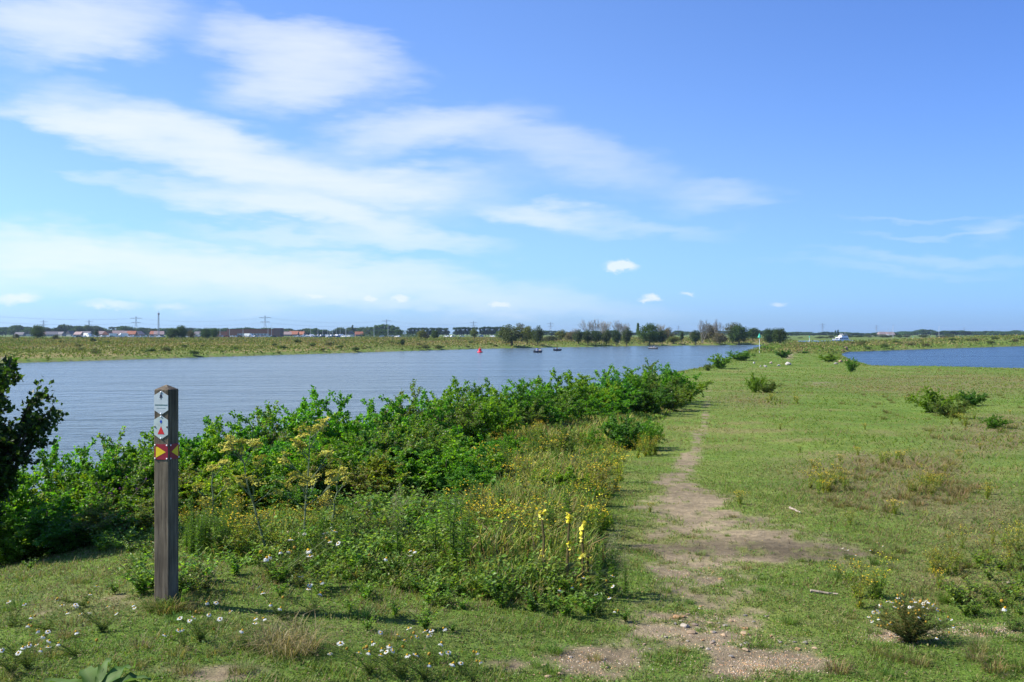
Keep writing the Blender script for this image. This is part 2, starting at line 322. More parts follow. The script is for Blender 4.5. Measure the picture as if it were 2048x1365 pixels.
# ------------------------------------------------------------------ the ground, one sheet out to the horizon
def ground_colours(x, y, z):
    """the colour of turf and soil, point by point (linear albedo)"""
    r = np.hypot(x, y); px, py = proj(x, y, z); d = dirt_at(x, y, z); dry = gmask(DRY, px, py) * (y > 1)
    df = sdist(x, y, FAR_LAND); dn = sdist(x, y, NEAR_LAND)
    n1 = fbm(x, y, 6, 4, 41); n2 = fbm(x, y, 1.1, 4, 43); n3 = fbm(x, y, 40, 4, 47)
    g1, g2, g3, g4 = (np.array(c) for c in ((.10, .165, .024), (.14, .185, .036), (.19, .17, .065), (.165, .12, .072)))
    m = sstep(.35, .65, .5 * n1 + .5 * n2)[..., None]; c = g1 * (1 - m) + g2 * m
    k = sstep(.55, .75, n2 * .6 + n1 * .4)[..., None] * .75; c = c * (1 - k) + g3 * k
    k = (dry * sstep(.3, .6, n2 * .5 + .25 + .25 * n1))[..., None] * .8; c = c * (1 - k) + g4 * k
    soil = np.array((.225, .178, .108)) * (.75 + .5 * fbm(x, y, .5, 3, 51))[..., None]
    dark = (gmask([(1480, 1098, 230, 16, 1), (1620, 1110, 120, 14, .9), (1330, 1090, 80, 14, .7), (1180, 1325, 120, 30, .5)], px, py) * (y > 1))[..., None]; soil = soil * (1 - .42 * dark)
    c = c * (1 - d[..., None]) + soil * d[..., None]
    far = sstep(2, 6, df)[..., None]                       # meadow across the river: olive, straw and green patches
    f1, f2, f3 = (np.array(q) for q in ((.14, .155, .04), (.22, .18, .07), (.13, .17, .035)))
    q = sstep(.4, .62, fbm(x, y * .6, 38, 4, 61))[..., None]; fc = f1 * (1 - q) + f2 * q
    q = sstep(.5, .7, fbm(x, y, 25, 3, 67))[..., None] * .7; fc = fc * (1 - q) + f3 * q
    q = sstep(600, 680, r)[..., None]; fc = fc * (1 - q) + np.array((.10, .14, .03)) * q
    c = c * (1 - far) + fc * far
    edge = (sstep(1.2, .0, np.abs(np.where(df > -5, df, dn) - .1)))[..., None] * .55; c = c * (1 - edge) + np.array((.16, .13, .09)) * edge
    return c, d
def make_ground():
    a = np.concatenate([np.linspace(-180, -60, 40)[:-1], np.linspace(-60, -33, 55)[:-1], np.linspace(-33, 33, 640)[:-1], np.linspace(33, 60, 55)[:-1], np.linspace(60, 180, 40)])
    r = np.concatenate([np.linspace(.3, 3.5, 30)[:-1], np.exp(np.linspace(math.log(3.5), math.log(700), 430))[:-1], np.exp(np.linspace(math.log(700), math.log(6200), 40))])
    A, Q = np.meshgrid(np.radians(a), r, indexing='ij'); x, y = (Q * np.sin(A)).ravel(), (Q * np.cos(A)).ravel(); z = H(x, y)
    c, d = ground_colours(x, y, z); na, nr = len(a), len(r)
    i = np.arange(na - 1)[:, None] * nr + np.arange(nr - 1)[None]; i = i.ravel(); F = np.stack([i, i + 1, i + nr + 1, i + nr], 1)
    m, t, o = new_mat('turf_and_soil'); at = N(t, 'ShaderNodeAttribute', attribute_name='col'); p = N(t, 'ShaderNodeBsdfPrincipled'); p.inputs['Roughness'].default_value = .95; p.inputs['Specular IOR Level'].default_value = .1
    tcn = N(t, 'ShaderNodeTexCoord'); n1 = N(t, 'ShaderNodeTexNoise'); n1.inputs['Scale'].default_value = 9; n1.inputs['Detail'].default_value = 8; n1.inputs['Roughness'].default_value = .7; link(t, tcn.outputs['Object'], n1.inputs['Vector'])
    n2 = N(t, 'ShaderNodeTexNoise'); n2.inputs['Scale'].default_value = .9; n2.inputs['Detail'].default_value = 10; n2.inputs['Roughness'].default_value = .72; link(t, tcn.outputs['Object'], n2.inputs['Vector'])
    s = mth(t, 'SUBTRACT', mth(t, 'ADD', mth(t, 'MULTIPLY', n1.outputs[0], 1.9), mth(t, 'MULTIPLY', n2.outputs[0], 1.0)), .45); mu = N(t, 'ShaderNodeMix', data_type='RGBA', blend_type='MULTIPLY'); mu.inputs[0].default_value = 1
    link(t, at.outputs[0], mu.inputs[6]); link(t, s, mu.inputs[7]); link(t, mu.outputs[2], p.inputs['Base Color'])
    bp = N(t, 'ShaderNodeBump'); bp.inputs['Strength'].default_value = .9; bp.inputs['Distance'].default_value = .05; link(t, n1.outputs[0], bp.inputs['Height']); link(t, bp.outputs[0], p.inputs['Normal']); link(t, p.outputs[0], o.inputs[0])
    g = link_mesh('ground', np.stack([x, y, z], 1), F[:, ::-1], m, None, c, True); tag(g, kind='structure')
make_ground()

def water_mat(name, base, scl, rough, dist):
    m, t, o = new_mat(name); p = N(t, 'ShaderNodeBsdfPrincipled'); p.inputs['Base Color'].default_value = (*base, 1); p.inputs['Roughness'].default_value = rough; p.inputs['IOR'].default_value = 1.33
    c = N(t, 'ShaderNodeTexCoord'); hs = None
    def nz_(rot, sc, scale, det, rgh=.5):
        mp = N(t, 'ShaderNodeMapping'); mp.inputs['Rotation'].default_value = (0, 0, R(rot)); mp.inputs['Scale'].default_value = sc; link(t, c.outputs['Object'], mp.inputs[0])
        nz = N(t, 'ShaderNodeTexNoise'); nz.inputs['Scale'].default_value = scale; nz.inputs['Detail'].default_value = det; nz.inputs['Roughness'].default_value = rgh; link(t, mp.outputs[0], nz.inputs['Vector']); return nz.outputs[0]
    for rot, sc, scale, w, det in ((14, (.45, 1.0, 1), 1.5 * scl, .95, 4), (-16, (.55, 1.0, 1), .42 * scl, 1.9, 3), (30, (.6, 1, 1), 5.0 * scl, .34, 3), (9, (.2, 1.0, 1), .13 * scl, 3.0, 3), (22, (.16, 1.0, 1), .045 * scl, 4.2, 3)):
        h = mth(t, 'MULTIPLY', nz_(rot, sc, scale, det), w); hs = h if hs is None else mth(t, 'ADD', hs, h)
    lane = N(t, 'ShaderNodeMapRange'); lane.inputs[1].default_value = .36; lane.inputs[2].default_value = .64; lane.inputs[3].default_value = .45; lane.inputs[4].default_value = 1.0; link(t, mth(t, 'ADD', mth(t, 'MULTIPLY', nz_(20, (.14, 1, 1), .07 * scl, 4, .6), .6), mth(t, 'MULTIPLY', nz_(-8, (.2, 1, 1), .30 * scl, 3, .6), .4)), lane.inputs[0])
    bp = N(t, 'ShaderNodeBump'); bp.inputs['Distance'].default_value = dist; link(t, lane.outputs[0], bp.inputs['Strength']); link(t, hs, bp.inputs['Height']); link(t, bp.outputs[0], p.inputs['Normal']); link(t, p.outputs[0], o.inputs[0]); return m
rw = link_mesh('river_water', [(-6000, -400, 0), (6000, -400, 0), (6000, 6000, 0), (-6000, 6000, 0)], [(0, 1, 2, 3)], water_mat('river_surface', (.070, .100, .105), 1.0, .18, .42)); tag(rw, kind='structure')
pw = link_mesh('pond_water', [(50, 40, .04), (700, 20, .04), (700, 690, .04), (300, 510, .04), (125, 350, .04), (82, 290, .04), (55, 185, .04)], [(0, 1, 2, 3, 4, 5, 6)], water_mat('pond_surface', (.008, .026, .06), .9, .16, .95)); tag(pw, kind='structure')

# ------------------------------------------------------------------ turf, herbs and bank growth that nobody could count
def inpoly(x, y, z, poly):
    px, py = proj(x, y, z); return sdist(px, py, poly) > 0
def polar(rng, n, r0, r1, a0, a1, p=1.0):
    u = rng.random(n); r = np.exp(np.log(r0) + u * (np.log(r1) - np.log(r0))) if p == 1.0 else (r0 ** p + u * (r1 ** p - r0 ** p)) ** (1 / p)
    a = np.radians(rng.uniform(a0, a1, n)); x, y = r * np.sin(a), r * np.cos(a); return x, y, H(x, y), r
GREENS = [(.115, .20, .024), (.145, .23, .03), (.18, .24, .038), (.21, .21, .058), (.075, .14, .018)]
STRAWS = [(.24, .19, .09), (.19, .16, .06), (.15, .105, .05)]
def make_turf():
    rng = np.random.default_rng(3)
    # short grazed turf close to the camera
    x, y, z, r = polar(rng, 540000, 3.4, 19, -39, 40, .5); d = dirt_at(x, y, z); n = fbm(x, y, .28, 3, 71); n2 = fbm(x, y, 1.2, 3, 73)
    keep = (rng.random(len(x)) > np.maximum(d * 1.0, .25 * (n < .42))) & (rng.random(len(x)) > sstep(9, 19, r)) & (sdist(x, y, NEAR_LAND) > .4); x, y, z, r, n, n2 = (q[keep] for q in (x, y, z, r, n, n2)); k = len(x)
    px, py = proj(x, y, z); dry = gmask(DRY, px, py); C = pick(rng, GREENS, k, .22); st = rng.random(k) < (.16 + .5 * dry * sstep(.35, .6, n2) + .40 * sstep(.48, .66, n2)); C[st] = pick(rng, STRAWS, st.sum(), .2)
    tuft = sstep(.5, .7, n); h = (.010 + .020 * rng.random(k) ** 2 + .030 * tuft * rng.random(k)) * (1 + .02 * r)
    V, F, C = blades(np.stack([x, y, z - .004], 1), h, .0032 * (1 + .10 * r) * rng.uniform(.7, 1.5, k), rng.uniform(.2, 1.5, k), rng.uniform(0, 6.28, k), C)
    q = rng.random(k) < .34; j = q.sum(); Dd = rdir(rng, j) * [1, 1, .25]; L = rng.uniform(.008, .019, j) * (1 + .07 * (r[q] - 4)); V2, F2 = leaves(np.stack([x[q], y[q], z[q] + rng.uniform(.002, .02, j)], 1), Dd, unit(rdir(rng, j) * .45 + [0, 0, 1]), L, L * .7)
    C3 = np.repeat(pick(rng, [(.10, .18, .028), (.14, .22, .04), (.19, .22, .06), (.24, .20, .10)], j, .22, [.35, .25, .2, .2]), 4, 0); G = Geo(); G.add(V, F, C); G.add(V2, F2, C3)
    tag(G.build('grass', M_GRASS), kind='stuff')
    # the same turf further along the tongue of land, in tufts
    x, y, z, r = polar(rng, 420000, 8.5, 330, -33, 37, .35); d = np.maximum(dirt_at(x, y, z), 1.02 * sstep(16, 9, r)); dn = sdist(x, y, NEAR_LAND)
    keep = (rng.random(len(x)) > d * .985) & (dn > .2); x, y, z, r, dn = (q[keep] for q in (x, y, z, r, dn)); k = len(x); n = fbm(x, y, 5, 3, 75); n2 = fbm(x, y, 1.6, 3, 77); px, py = proj(x, y, z); dry = gmask(DRY, px, py)
    C = pick(rng, [(.115, .19, .024), (.145, .21, .029), (.17, .21, .038), (.095, .165, .021)], k, .10); st = rng.random(k) < (.04 + .75 * dry * sstep(.3, .55, n2) + .5 * sstep(.45, .66, n)); C[st] = pick(rng, [(.23, .20, .075), (.21, .20, .055), (.20, .145, .08)], st.sum(), .11)
    rough = np.clip(sstep(.48, .68, n2) * .5 + dry * .5 + sstep(6, 1, dn) * .9, 0, 1.4); h = (.018 + .022 * rng.random(k) + .10 * rough * rng.random(k)) * (1 + .006 * r)
    V, F, C = blades(np.stack([x, y, z - .01], 1), h, .0055 + .00095 * r * rng.uniform(.6, 1.4, k), rng.uniform(.6, 3.0, k), rng.uniform(0, 6.28, k), C)
    g = link_mesh('meadow_grass', V, F, M_GRASS, None, C); tag(g, kind='stuff')
def make_undergrowth():
    rng = np.random.default_rng(5)
    x, y, z, r = polar(rng, 300000, 6.5, 60, -33, 14, .5); m = inpoly(x, y, z, HERB) & (sdist(x, y, NEAR_LAND) > .5); x, y, z, r = (q[m] for q in (x, y, z, r)); k = len(x)
    n = fbm(x, y, 1.4, 3, 81); px, py = proj(x, y, z); edge = np.clip((sdist(px, py, HERB) + (fbm(x, y, .7, 3, 85) - .62) * 110 * (y < 22)) / 34, 0, 1); right = sstep(850, 1000, px)
    hh = (.05 + .09 * edge + .12 * right * edge) * (.2 + 1.6 * n) * rng.uniform(.5, 1.25, k); kk = edge > .02; x, y, z, r, n, px, py, right, hh, edge = (q[kk] for q in (x, y, z, r, n, px, py, right, hh, edge)); k = len(x)
    C = pick(rng, [(.10, .19, .02), (.14, .23, .028), (.19, .25, .04), (.08, .14, .02)], k, .2); st = rng.random(k) < .14 + .45 * right * sstep(.3, .6, n); C[st] = pick(rng, [(.34, .34, .07), (.30, .28, .07), (.26, .20, .08)], st.sum(), .2)
    V, F, C2 = blades(np.stack([x, y, z - .01], 1), hh, (.004 + .0009 * r) * rng.uniform(.6, 1.5, k), rng.uniform(.1, .9, k), rng.uniform(0, 6.28, k), C, two=True)
    G = Geo(); G.add(V, F, C2)
    q = rng.random(k) < .45; q &= rng.random(k) < (1 - .45 * right); j = q.sum(); P = np.stack([x[q], y[q], z[q] + hh[q] * rng.uniform(.1, 1, j)], 1); Dd = rdir(rng, j); Dd[:, 2] *= .4; Nn = unit(rdir(rng, j) * .6 + [0, 0, 1]); L = rng.uniform(.018, .045, j) * (1 + .02 * r[q])
    V, F = leaves(P, Dd, Nn, L, L * .75); G.add(V, F, np.repeat(pick(rng, [(.10, .21, .02), (.14, .26, .028), (.19, .28, .04)], j, .18), 4, 0))
    g = G.build('undergrowth', M_GRASS); tag(g, kind='stuff')
def make_bank_growth():
    """rough grass and weeds along the far banks and on the strip beyond the pond"""
    rng = np.random.default_rng(7)
    x, y, z, r = polar(rng, 230000, 150, 760, -34, 34, .5); df = sdist(x, y, FAR_LAND); dn = sdist(x, y, NEAR_LAND); m = ((df > .3) | ((dn > .3) & (y > 215))) & (r < np.where(df > 0, 680, 620)); x, y, z, r, df, dn = (q[m] for q in (x, y, z, r, df, dn)); k = len(x)
    n = fbm(x, y * .7, 16, 4, 91); n2 = fbm(x, y, 4, 3, 93); dd = np.maximum(df, dn)
    C = pick(rng, [(.14, .17, .032), (.165, .185, .04), (.125, .16, .028)], k, .11); st = rng.random(k) < sstep(.38, .66, n) * .75; C[st] = pick(rng, [(.27, .215, .08), (.23, .20, .065), (.22, .17, .085)], st.sum(), .10)
    gr = (dd < 9) & (rng.random(k) < .6); C[gr] = pick(rng, [(.11, .18, .026), (.15, .20, .035)], gr.sum(), .2)
    hh = .12 + .25 * rng.random(k) + .75 * sstep(.50, .75, n2) * (.5 + .5 * (dd < 12)); P = np.stack([x, y, z + hh * rng.random(k)], 1); Dd = rdir(rng, k) * [1, 1, .6] + [0, 0, .25]
    L = (.20 + .0011 * r) * rng.uniform(.6, 1.5, k); V, F = leaves(P, Dd, unit(rdir(rng, k) * .8 + [0, 0, .8]), L, L * .6); C2 = np.repeat(C, 4, 0)
    g = link_mesh('bank_vegetation', V, F, M_FAR, None, C2); tag(g, kind='stuff')
make_turf(); make_undergrowth(); make_bank_growth()

# ------------------------------------------------------------------ the waymark post
def make_post():
    base = ground_at(333, 1212); y0 = base[1]; s = .106; hgt = 1.372
    t = thing('waymark_post', 'weathered square wooden post with waymark plates on two faces', 'waymark post', base)
    va = math.atan2(base[0], base[1])                        # bearing of the post
    # left visible face normal: towards the viewer, turned left by 34.6 degrees
    fwd = np.array([math.sin(va), math.cos(va), 0]); right = np.array([math.cos(va), -math.sin(va), 0]); a = R(34.6)
    n1 = -fwd * math.cos(a) - right * math.sin(a); n2 = -fwd * math.sin(a) + right * math.cos(a); up = np.array([0, 0, 1.])
    u1, u2 = n2, -n1                                          # along the left face to the right; along the right face to the right
    m, tr, o = new_mat('weathered_wood'); c = N(tr, 'ShaderNodeTexCoord'); mp = N(tr, 'ShaderNodeMapping'); mp.inputs['Scale'].default_value = (38, 38, 2.2); link(tr, c.outputs['Object'], mp.inputs[0])
    nz = N(tr, 'ShaderNodeTexNoise'); nz.inputs['Scale'].default_value = 1.6; nz.inputs['Detail'].default_value = 8; nz.inputs['Roughness'].default_value = .65; link(tr, mp.outputs[0], nz.inputs['Vector'])
    n2_ = N(tr, 'ShaderNodeTexNoise'); n2_.inputs['Scale'].default_value = 5; n2_.inputs['Detail'].default_value = 5; link(tr, c.outputs['Object'], n2_.inputs['Vector'])
    cr = N(tr, 'ShaderNodeValToRGB'); cr.color_ramp.elements[0].position = .30; cr.color_ramp.elements[0].color = (.05, .038, .026, 1); cr.color_ramp.elements[1].position = .72; cr.color_ramp.elements[1].color = (.235, .19, .13, 1); link(tr, nz.outputs[0], cr.inputs[0])
    mu = N(tr, 'ShaderNodeMix', data_type='RGBA', blend_type='MULTIPLY'); mu.inputs[0].default_value = .8; link(tr, cr.outputs[0], mu.inputs[6]); rm = N(tr, 'ShaderNodeMapRange'); rm.inputs[1].default_value = .3; rm.inputs[2].default_value = .7; rm.inputs[3].default_value = .6; rm.inputs[4].default_value = 1.25; link(tr, n2_.outputs[0], rm.inputs[0]); link(tr, rm.outputs[0], mu.inputs[7])
    p = N(tr, 'ShaderNodeBsdfPrincipled'); p.inputs['Roughness'].default_value = .9; p.inputs['Specular IOR Level'].default_value = .2; link(tr, mu.outputs[2], p.inputs['Base Color']); bp = N(tr, 'ShaderNodeBump'); bp.inputs['Strength'].default_value = .6; bp.inputs['Distance'].default_value = .004; link(tr, nz.outputs[0], bp.inputs['Height']); link(tr, bp.outputs[0], p.inputs['Normal']); link(tr, p.outputs[0], o.inputs[0])
    G = Geo(); hs = s / 2; ch = .006
    ring = [(-hs, -hs + ch), (-hs + ch, -hs), (hs - ch, -hs), (hs, -hs + ch), (hs, hs - ch), (hs - ch, hs), (-hs + ch, hs), (-hs, hs - ch)]
    # the eight-sided section (square with eased edges) runs along u1 and n1
    levels = [(-.3, 1), (hgt - .034, 1), (hgt - .028, .97), (hgt - .001, .08)]; V = []
    for zz, k in levels: V += [u1 * (a_ * k) + n1 * (b_ * k) + up * zz for a_, b_ in ring]
    V.append(up * hgt); V = np.array(V); F = [(i * 8 + j, i * 8 + (j + 1) % 8, (i + 1) * 8 + (j + 1) % 8, (i + 1) * 8 + j) for i in range(3) for j in range(8)]; F3 = [(a_, b_, c_) for a_, b_, c_, d_ in F] + [(a_, c_, d_) for a_, b_, c_, d_ in F] + [(24 + j, 24 + (j + 1) % 8, 32) for j in range(8)]
    G.add(V, F3); G.build('post_body', m, t)
    white, dark, blue, red, maroon, yellow, steel = (.50, .55, .56), (.012, .02, .05), (.01, .07, .45), (.62, .02, .02), (.26, .008, .025), (.80, .58, .01), (.75, .75, .75)
    def face(n, u, cx, cz, depth): return n * (hs + depth) + u * cx + up * cz
    def plate(name, poly, n, u, cz, th, C, parent, depth=.0005, cx=0.0):
        g = Geo(); g.prism(poly, face(n, u, cx, cz, depth), u, up, n * th, C); return g.build(name, M_PAINT, parent)
    def screw(parent, n, u, cx, cz, depth, C=steel):
        g = Geo(); pts = [face(n, u, cx, cz, depth + q) for q in (0, .0025, .004)]; g.tube(pts, [.0055, .005, .002], 10, C); g.build('screw', M_STEEL, parent)
    mm = .00305                                               # metres per photo pixel on the post
    hexa = [(0, .074), (.0495, .046), (.0495, -.044), (0, -.074), (-.0495, -.044), (-.0495, .046)]
    zc1 = hgt - .036 - .074; p1 = plate('waymark_plate', hexa, n1, u1, zc1, .003, white, t); p1['label'] = 'white hexagonal plate with dark tree sign and two lines of print'
    plate('tree_sign', [(-.003, -.022), (.003, -.022), (.003, -.012), (.012, -.010), (.006, .000), (.010, .001), (.003, .010), (.003, .024), (-.003, .024), (-.003, .010), (-.010, .001), (-.006, .000), (-.012, -.010), (-.003, -.012)], n1, u1, zc1 + .044, .0006, dark, p1, .0036)
    g = Geo()
    rng = np.random.default_rng(2)
    for row, (z0, hw, hh, cc) in enumerate(((-.013, .043, .0042, (.12, .2, .2)), (-.032, .031, .0026, (.3, .38, .38)))):   # the two lines of print, too small and worn to be read
        xx = -hw
        while xx < hw:
            w = rng.uniform(.003, .0055); g.prism([(xx, -hh), (xx + w * .75, -hh), (xx + w * .75, hh * rng.uniform(.6, 1)), (xx, hh)], face(n1, u1, 0, zc1 + z0, .0036), u1, up, n1 * .0004, cc); xx += w
    g.build('worn_print', M_PAINT, p1)
    screw(p1, n1, u1, 0, zc1 + .067, .0036); screw(p1, n1, u1, 0, zc1 - .066, .0036)
    zc2 = zc1 - .151; p2 = plate('waymark_plate', hexa, n1, u1, zc2, .003, (.47, .53, .50), t, .0005, -.001); p2['label'] = 'white hexagonal plate with blue diamond and red triangle'
    plate('blue_diamond', [(0, -.014), (.009, 0), (0, .014), (-.009, 0)], n1, u1, zc2 + .036, .0006, blue, p2, .0036); plate('red_triangle', [(-.024, -.026), (.024, -.026), (0, .024)], n1, u1, zc2 - .016, .0006, red, p2, .0036)
    screw(p2, n1, u1, 0, zc2 + .067, .0036); screw(p2, n1, u1, 0, zc2 - .067, .0036); screw(p2, n1, u1, -.044, zc2 + .004, .0036, (.12, .08, .07)); screw(p2, n1, u1, .042, zc2 + .004, .0036, (.12, .05, .05))
    zc3 = zc2 - .151
    for n, u, sg, cx, lab in ((n1, u1, 1, 0.0, 'dark red square plate with yellow triangle pointing right'), (n2, u2, -1, .003, 'dark red square plate with yellow triangle pointing left')):
        pl = plate('arrow_plate', [(-.048, -.047), (.048, -.047), (.048, .047), (-.048, .047)], n, u, zc3, .003, maroon, t, .0005, cx); pl['label'] = lab
        plate('yellow_arrow', [(-.036 * sg, -.036), (.034 * sg, 0), (-.036 * sg, .036)][::sg], n, u, zc3, .0006, yellow, pl, .0036, cx)
        for ax in (-.042, .042):
            for bz in (-.041, .041): screw(pl, n, u, cx + ax, zc3 + bz, .0036)
    return base
POST = make_post()

# ------------------------------------------------------------------ shrubs and the tree at the river's edge
def shrub_geo(rng, h, w, nst, ntw, nl, leaf, cols, up=.6, reach=.5, low=.12):
    """stems from one stool, twigs along them, leaves along the twigs"""
    G = Geo(); LP, LD, LN, LS = [], [], [], []
    for k in range(nst):
        a = rng.uniform(0, 6.283); rr = math.sqrt(rng.random()); d = np.array([math.cos(a), math.sin(a), 0]); top = h * rng.uniform(.62, 1.0) * (1 - .35 * rr * rr); tt = np.linspace(0, 1, 7)
        wob = rng.normal(0, .03 * h, (7, 3)) * tt[:, None]; P = d * (w * .07 * rr) + d * (w * reach * rr) * (tt[:, None] ** 1.25) + np.array([0, 0, top]) * tt[:, None] + wob
        G.tube(P, np.linspace(.012, .003, 7) * h / 1.4, 4, (.09, .07, .045))
        for q in range(ntw):
            t0 = rng.uniform(low, 1.0); i = min(int(t0 * 6), 5); B = P[i] + (P[i + 1] - P[i]) * (t0 * 6 - i); td = unit((rdir(rng, 1)[0] * .9 + d * .45 * rr + np.array([0, 0, up]))[None])[0]; ln = h * rng.uniform(.10, .26)
            s = rng.random(nl); pp = B + td * ln * s[:, None] + rng.normal(0, .012 * h, (nl, 3)); LP.append(pp); LD.append(unit(rdir(rng, nl) + td * .7)); LN.append(unit(rdir(rng, nl) * .75 + d * .35 + np.array([0, 0, .8]))); LS.append(rng.uniform(.7, 1.25, nl) * leaf)
    P = np.concatenate(LP); Ls = np.concatenate(LS); ok = P[:, 2] > .02; P, Ls = P[ok], Ls[ok]; V, F = leaves(P, np.concatenate(LD)[ok], np.concatenate(LN)[ok], Ls, Ls * .82)
    L = Geo().add(V, F, np.repeat(pick(rng, cols, len(P), .16), 4, 0)); return G, L
ALDER = [(.085, .22, .012), (.12, .28, .014), (.18, .34, .022), (.06, .155, .012)]
def shrub_maker(seed, cols=ALDER, h=1.4, w=1.8, nst=18, ntw=14, nl=66, leaf=.046, **kw):
    def make():
        rng = np.random.default_rng(seed); t = thing('alder_shrub', 'green leafy alder shrub on the river bank', 'shrub'); G, L = shrub_geo(rng, h, w, nst, ntw, nl, leaf, cols, **kw)
        G.build('stems', M_BARK, t); L.build('leaves', M_LEAF, t); return t
    return Pool(make)
SHRUBS = [shrub_maker(11), shrub_maker(12, [(.13, .24, .014), (.17, .29, .018), (.22, .33, .026)], nst=15, leaf=.05), shrub_maker(13, [(.055, .15, .016), (.075, .19, .018), (.10, .23, .022)], nst=17, nl=52, leaf=.056), shrub_maker(14), shrub_maker(15, [(.10, .19, .02), (.14, .23, .026), (.19, .27, .035), (.16, .14, .05)], leaf=.038, nl=80)]
rng = np.random.default_rng(21)
ORD = ['first', 'second', 'third', 'fourth', 'fifth', 'sixth', 'seventh', 'eighth', 'ninth', 'tenth', 'eleventh', 'twelfth', 'thirteenth', 'fourteenth', 'fifteenth', 'sixteenth', 'seventeenth', 'eighteenth', 'nineteenth', 'twentieth',
       'twenty-first', 'twenty-second', 'twenty-third', 'twenty-fourth', 'twenty-fifth', 'twenty-sixth', 'twenty-seventh', 'twenty-eighth', 'twenty-ninth', 'thirtieth', 'thirty-first', 'thirty-second', 'thirty-third', 'thirty-fourth', 'thirty-fifth', 'thirty-sixth', 'thirty-seventh', 'thirty-eighth']
def put_shrub(pool, px, ytop, d, w, label, group=None, color=(1, 1, 1)):
    p = on_ground(px, d); top = EYE - (ytop - PY0) / FOC * d; h = max(top - p[2], .25)
    return pool.put(p - [0, 0, .03], rng.uniform(0, 6.28), (w / 1.8, w / 1.8, h / 1.37), label, group, color)
BACK = [(-40, 900, 10.2, 1.5), (45, 925, 10.8, 1.4), (120, 884, 11.2, 1.4), (195, 868, 12.0, 1.5), (265, 876, 12.2, 1.5), (335, 868, 12.6, 1.5), (395, 842, 13.2, 1.6), (458, 832, 13.6, 1.6), (515, 808, 14.0, 1.6), (578, 824, 14.4, 1.6), (640, 797, 15.0, 1.7), (700, 810, 15.6, 1.7), (757, 826, 16.0, 1.6),
        (812, 780, 16.6, 1.8), (866, 772, 17.4, 1.8), (915, 770, 19, 1.8), (962, 774, 21, 1.9), (1005, 750, 24, 2.0), (1045, 757, 25, 2.0), (1085, 766, 26, 2.0), (1128, 752, 28, 2.1), (1165, 742, 30, 2.2), (1205, 732, 32, 2.2), (1247, 733, 34, 2.3), (1290, 725, 36, 2.4), (1333, 726, 38, 2.4), (1366, 740, 40, 2.0)]
FRONT = [(20, 1000, 9.6, 1.2), (110, 975, 10.0, 1.2), (205, 955, 10.5, 1.2), (290, 950, 10.9, 1.3), (395, 925, 11.7, 1.3), (475, 905, 12.2, 1.3), (560, 895, 12.6, 1.4), (640, 875, 13.4, 1.5), (715, 865, 14.0, 1.6), (790, 845, 14.6, 1.6), (855, 838, 15.0, 1.5), (905, 862, 14.6, 1.4), (915, 905, 13.4, 1.1), (952, 948, 12.5, .85),
         (1025, 800, 23.5, 1.8), (1090, 800, 25, 1.8), (1160, 788, 27, 2.0), (1225, 772, 29.5, 2.0), (1290, 768, 31.5, 2.0), (1340, 768, 34, 1.9)]
FRONT += [(505, 935, 11.0, 1.15), (590, 918, 11.4, 1.25), (668, 900, 11.9, 1.3), (745, 885, 12.3, 1.4), (818, 872, 12.7, 1.4), (880, 885, 12.6, 1.25), (925, 925, 12.0, 1.0), (962, 985, 11.5, .7), (610, 962, 10.7, .9), (700, 932, 11.2, 1.1), (790, 922, 11.5, 1.2), (868, 922, 11.6, 1.1), (932, 962, 11.3, .85), (165, 1000, 9.7, 1.0), (255, 990, 9.9, 1.0)]
for i, (px, yt, d, w) in enumerate(BACK): put_shrub(SHRUBS[i % 5], px, yt + rng.uniform(-8, 6), d, w * .96, f'green alder shrub, {ORD[i]} from the left along the water side of the thicket', 'alder thicket along the river', (rng.uniform(.8, 1.15), rng.uniform(.88, 1.1), 1))
for i, (px, yt, d, w) in enumerate(FRONT): put_shrub(SHRUBS[(i * 2 + 1) % 5], px, yt + rng.uniform(-8, 8) - (26 if 10.6 < d < 13.2 and px > 480 else 0), d, w * (1.08 if d < 13.2 else .97), f'green alder shrub, {ORD[i]} from the left along the path side of the thicket', 'alder thicket along the river', (rng.uniform(.75, 1.2), rng.uniform(.85, 1.1), 1))
LONE = [(1258, 818, 20, 1.2, 'round leafy shrub standing forward of the thicket beside the path'), (1298, 842, 19.6, .75, 'small shrub at the foot of the round shrub by the path'), (1108, 846, 17, .9, 'bushy young alder among the yellow flowers below the thicket'), (1012, 866, 15.2, .75, 'low leafy shrub beside the pale rock'),
        (1128, 922, 12.0, .75, 'low dark green shrub sprawling among yellow flowers near the path'), (1170, 958, 11.3, .55, 'small dark shrub sprawling at the edge of the grass path')]
for i, (px, yt, d, w, lab) in enumerate(LONE): put_shrub(SHRUBS[(i + 2) % 5], px, yt, d, w, lab)
MEADOW = [(1508, 742, 786, 44, 'upright leafy shrub, left of the pair in the middle of the meadow'), (1536, 760, 786, 54, 'lower leafy shrub, right of the pair in the middle of the meadow'), (1567, 697, 716, 36, 'compact dark bush beside the track on the tongue of land'), (1441, 709, 738, 56, 'rounded yellowish bush on the shore behind the thicket'), (1482, 701, 722, 62, 'low spreading bush on the river shore below the beacon pole'),
          (1868, 768, 826, 86, 'sprawling leafy shrub in the meadow before the pond'), (1900, 795, 836, 80, 'low leafy shrub in the meadow, in front of the sprawling one'), (1943, 776, 812, 62, 'small bush in the meadow, right of the sprawling shrub'), (1988, 830, 858, 56, 'low dark shrub near the right edge of the meadow'), (1702, 714, 744, 30, 'scrubby bush on the pond shore by the reddish stones'), (1662, 706, 724, 50, 'dark low bush where the pond bank meets the tongue'), (1415, 726, 742, 24, 'small green bush on the shore at the end of the thicket'), (1606, 702, 707, 30, 'low scrub on the crest of the tongue beside the track'), (1532, 692, 700, 34, 'low yellowish bush at the water edge behind the beacon pole')]
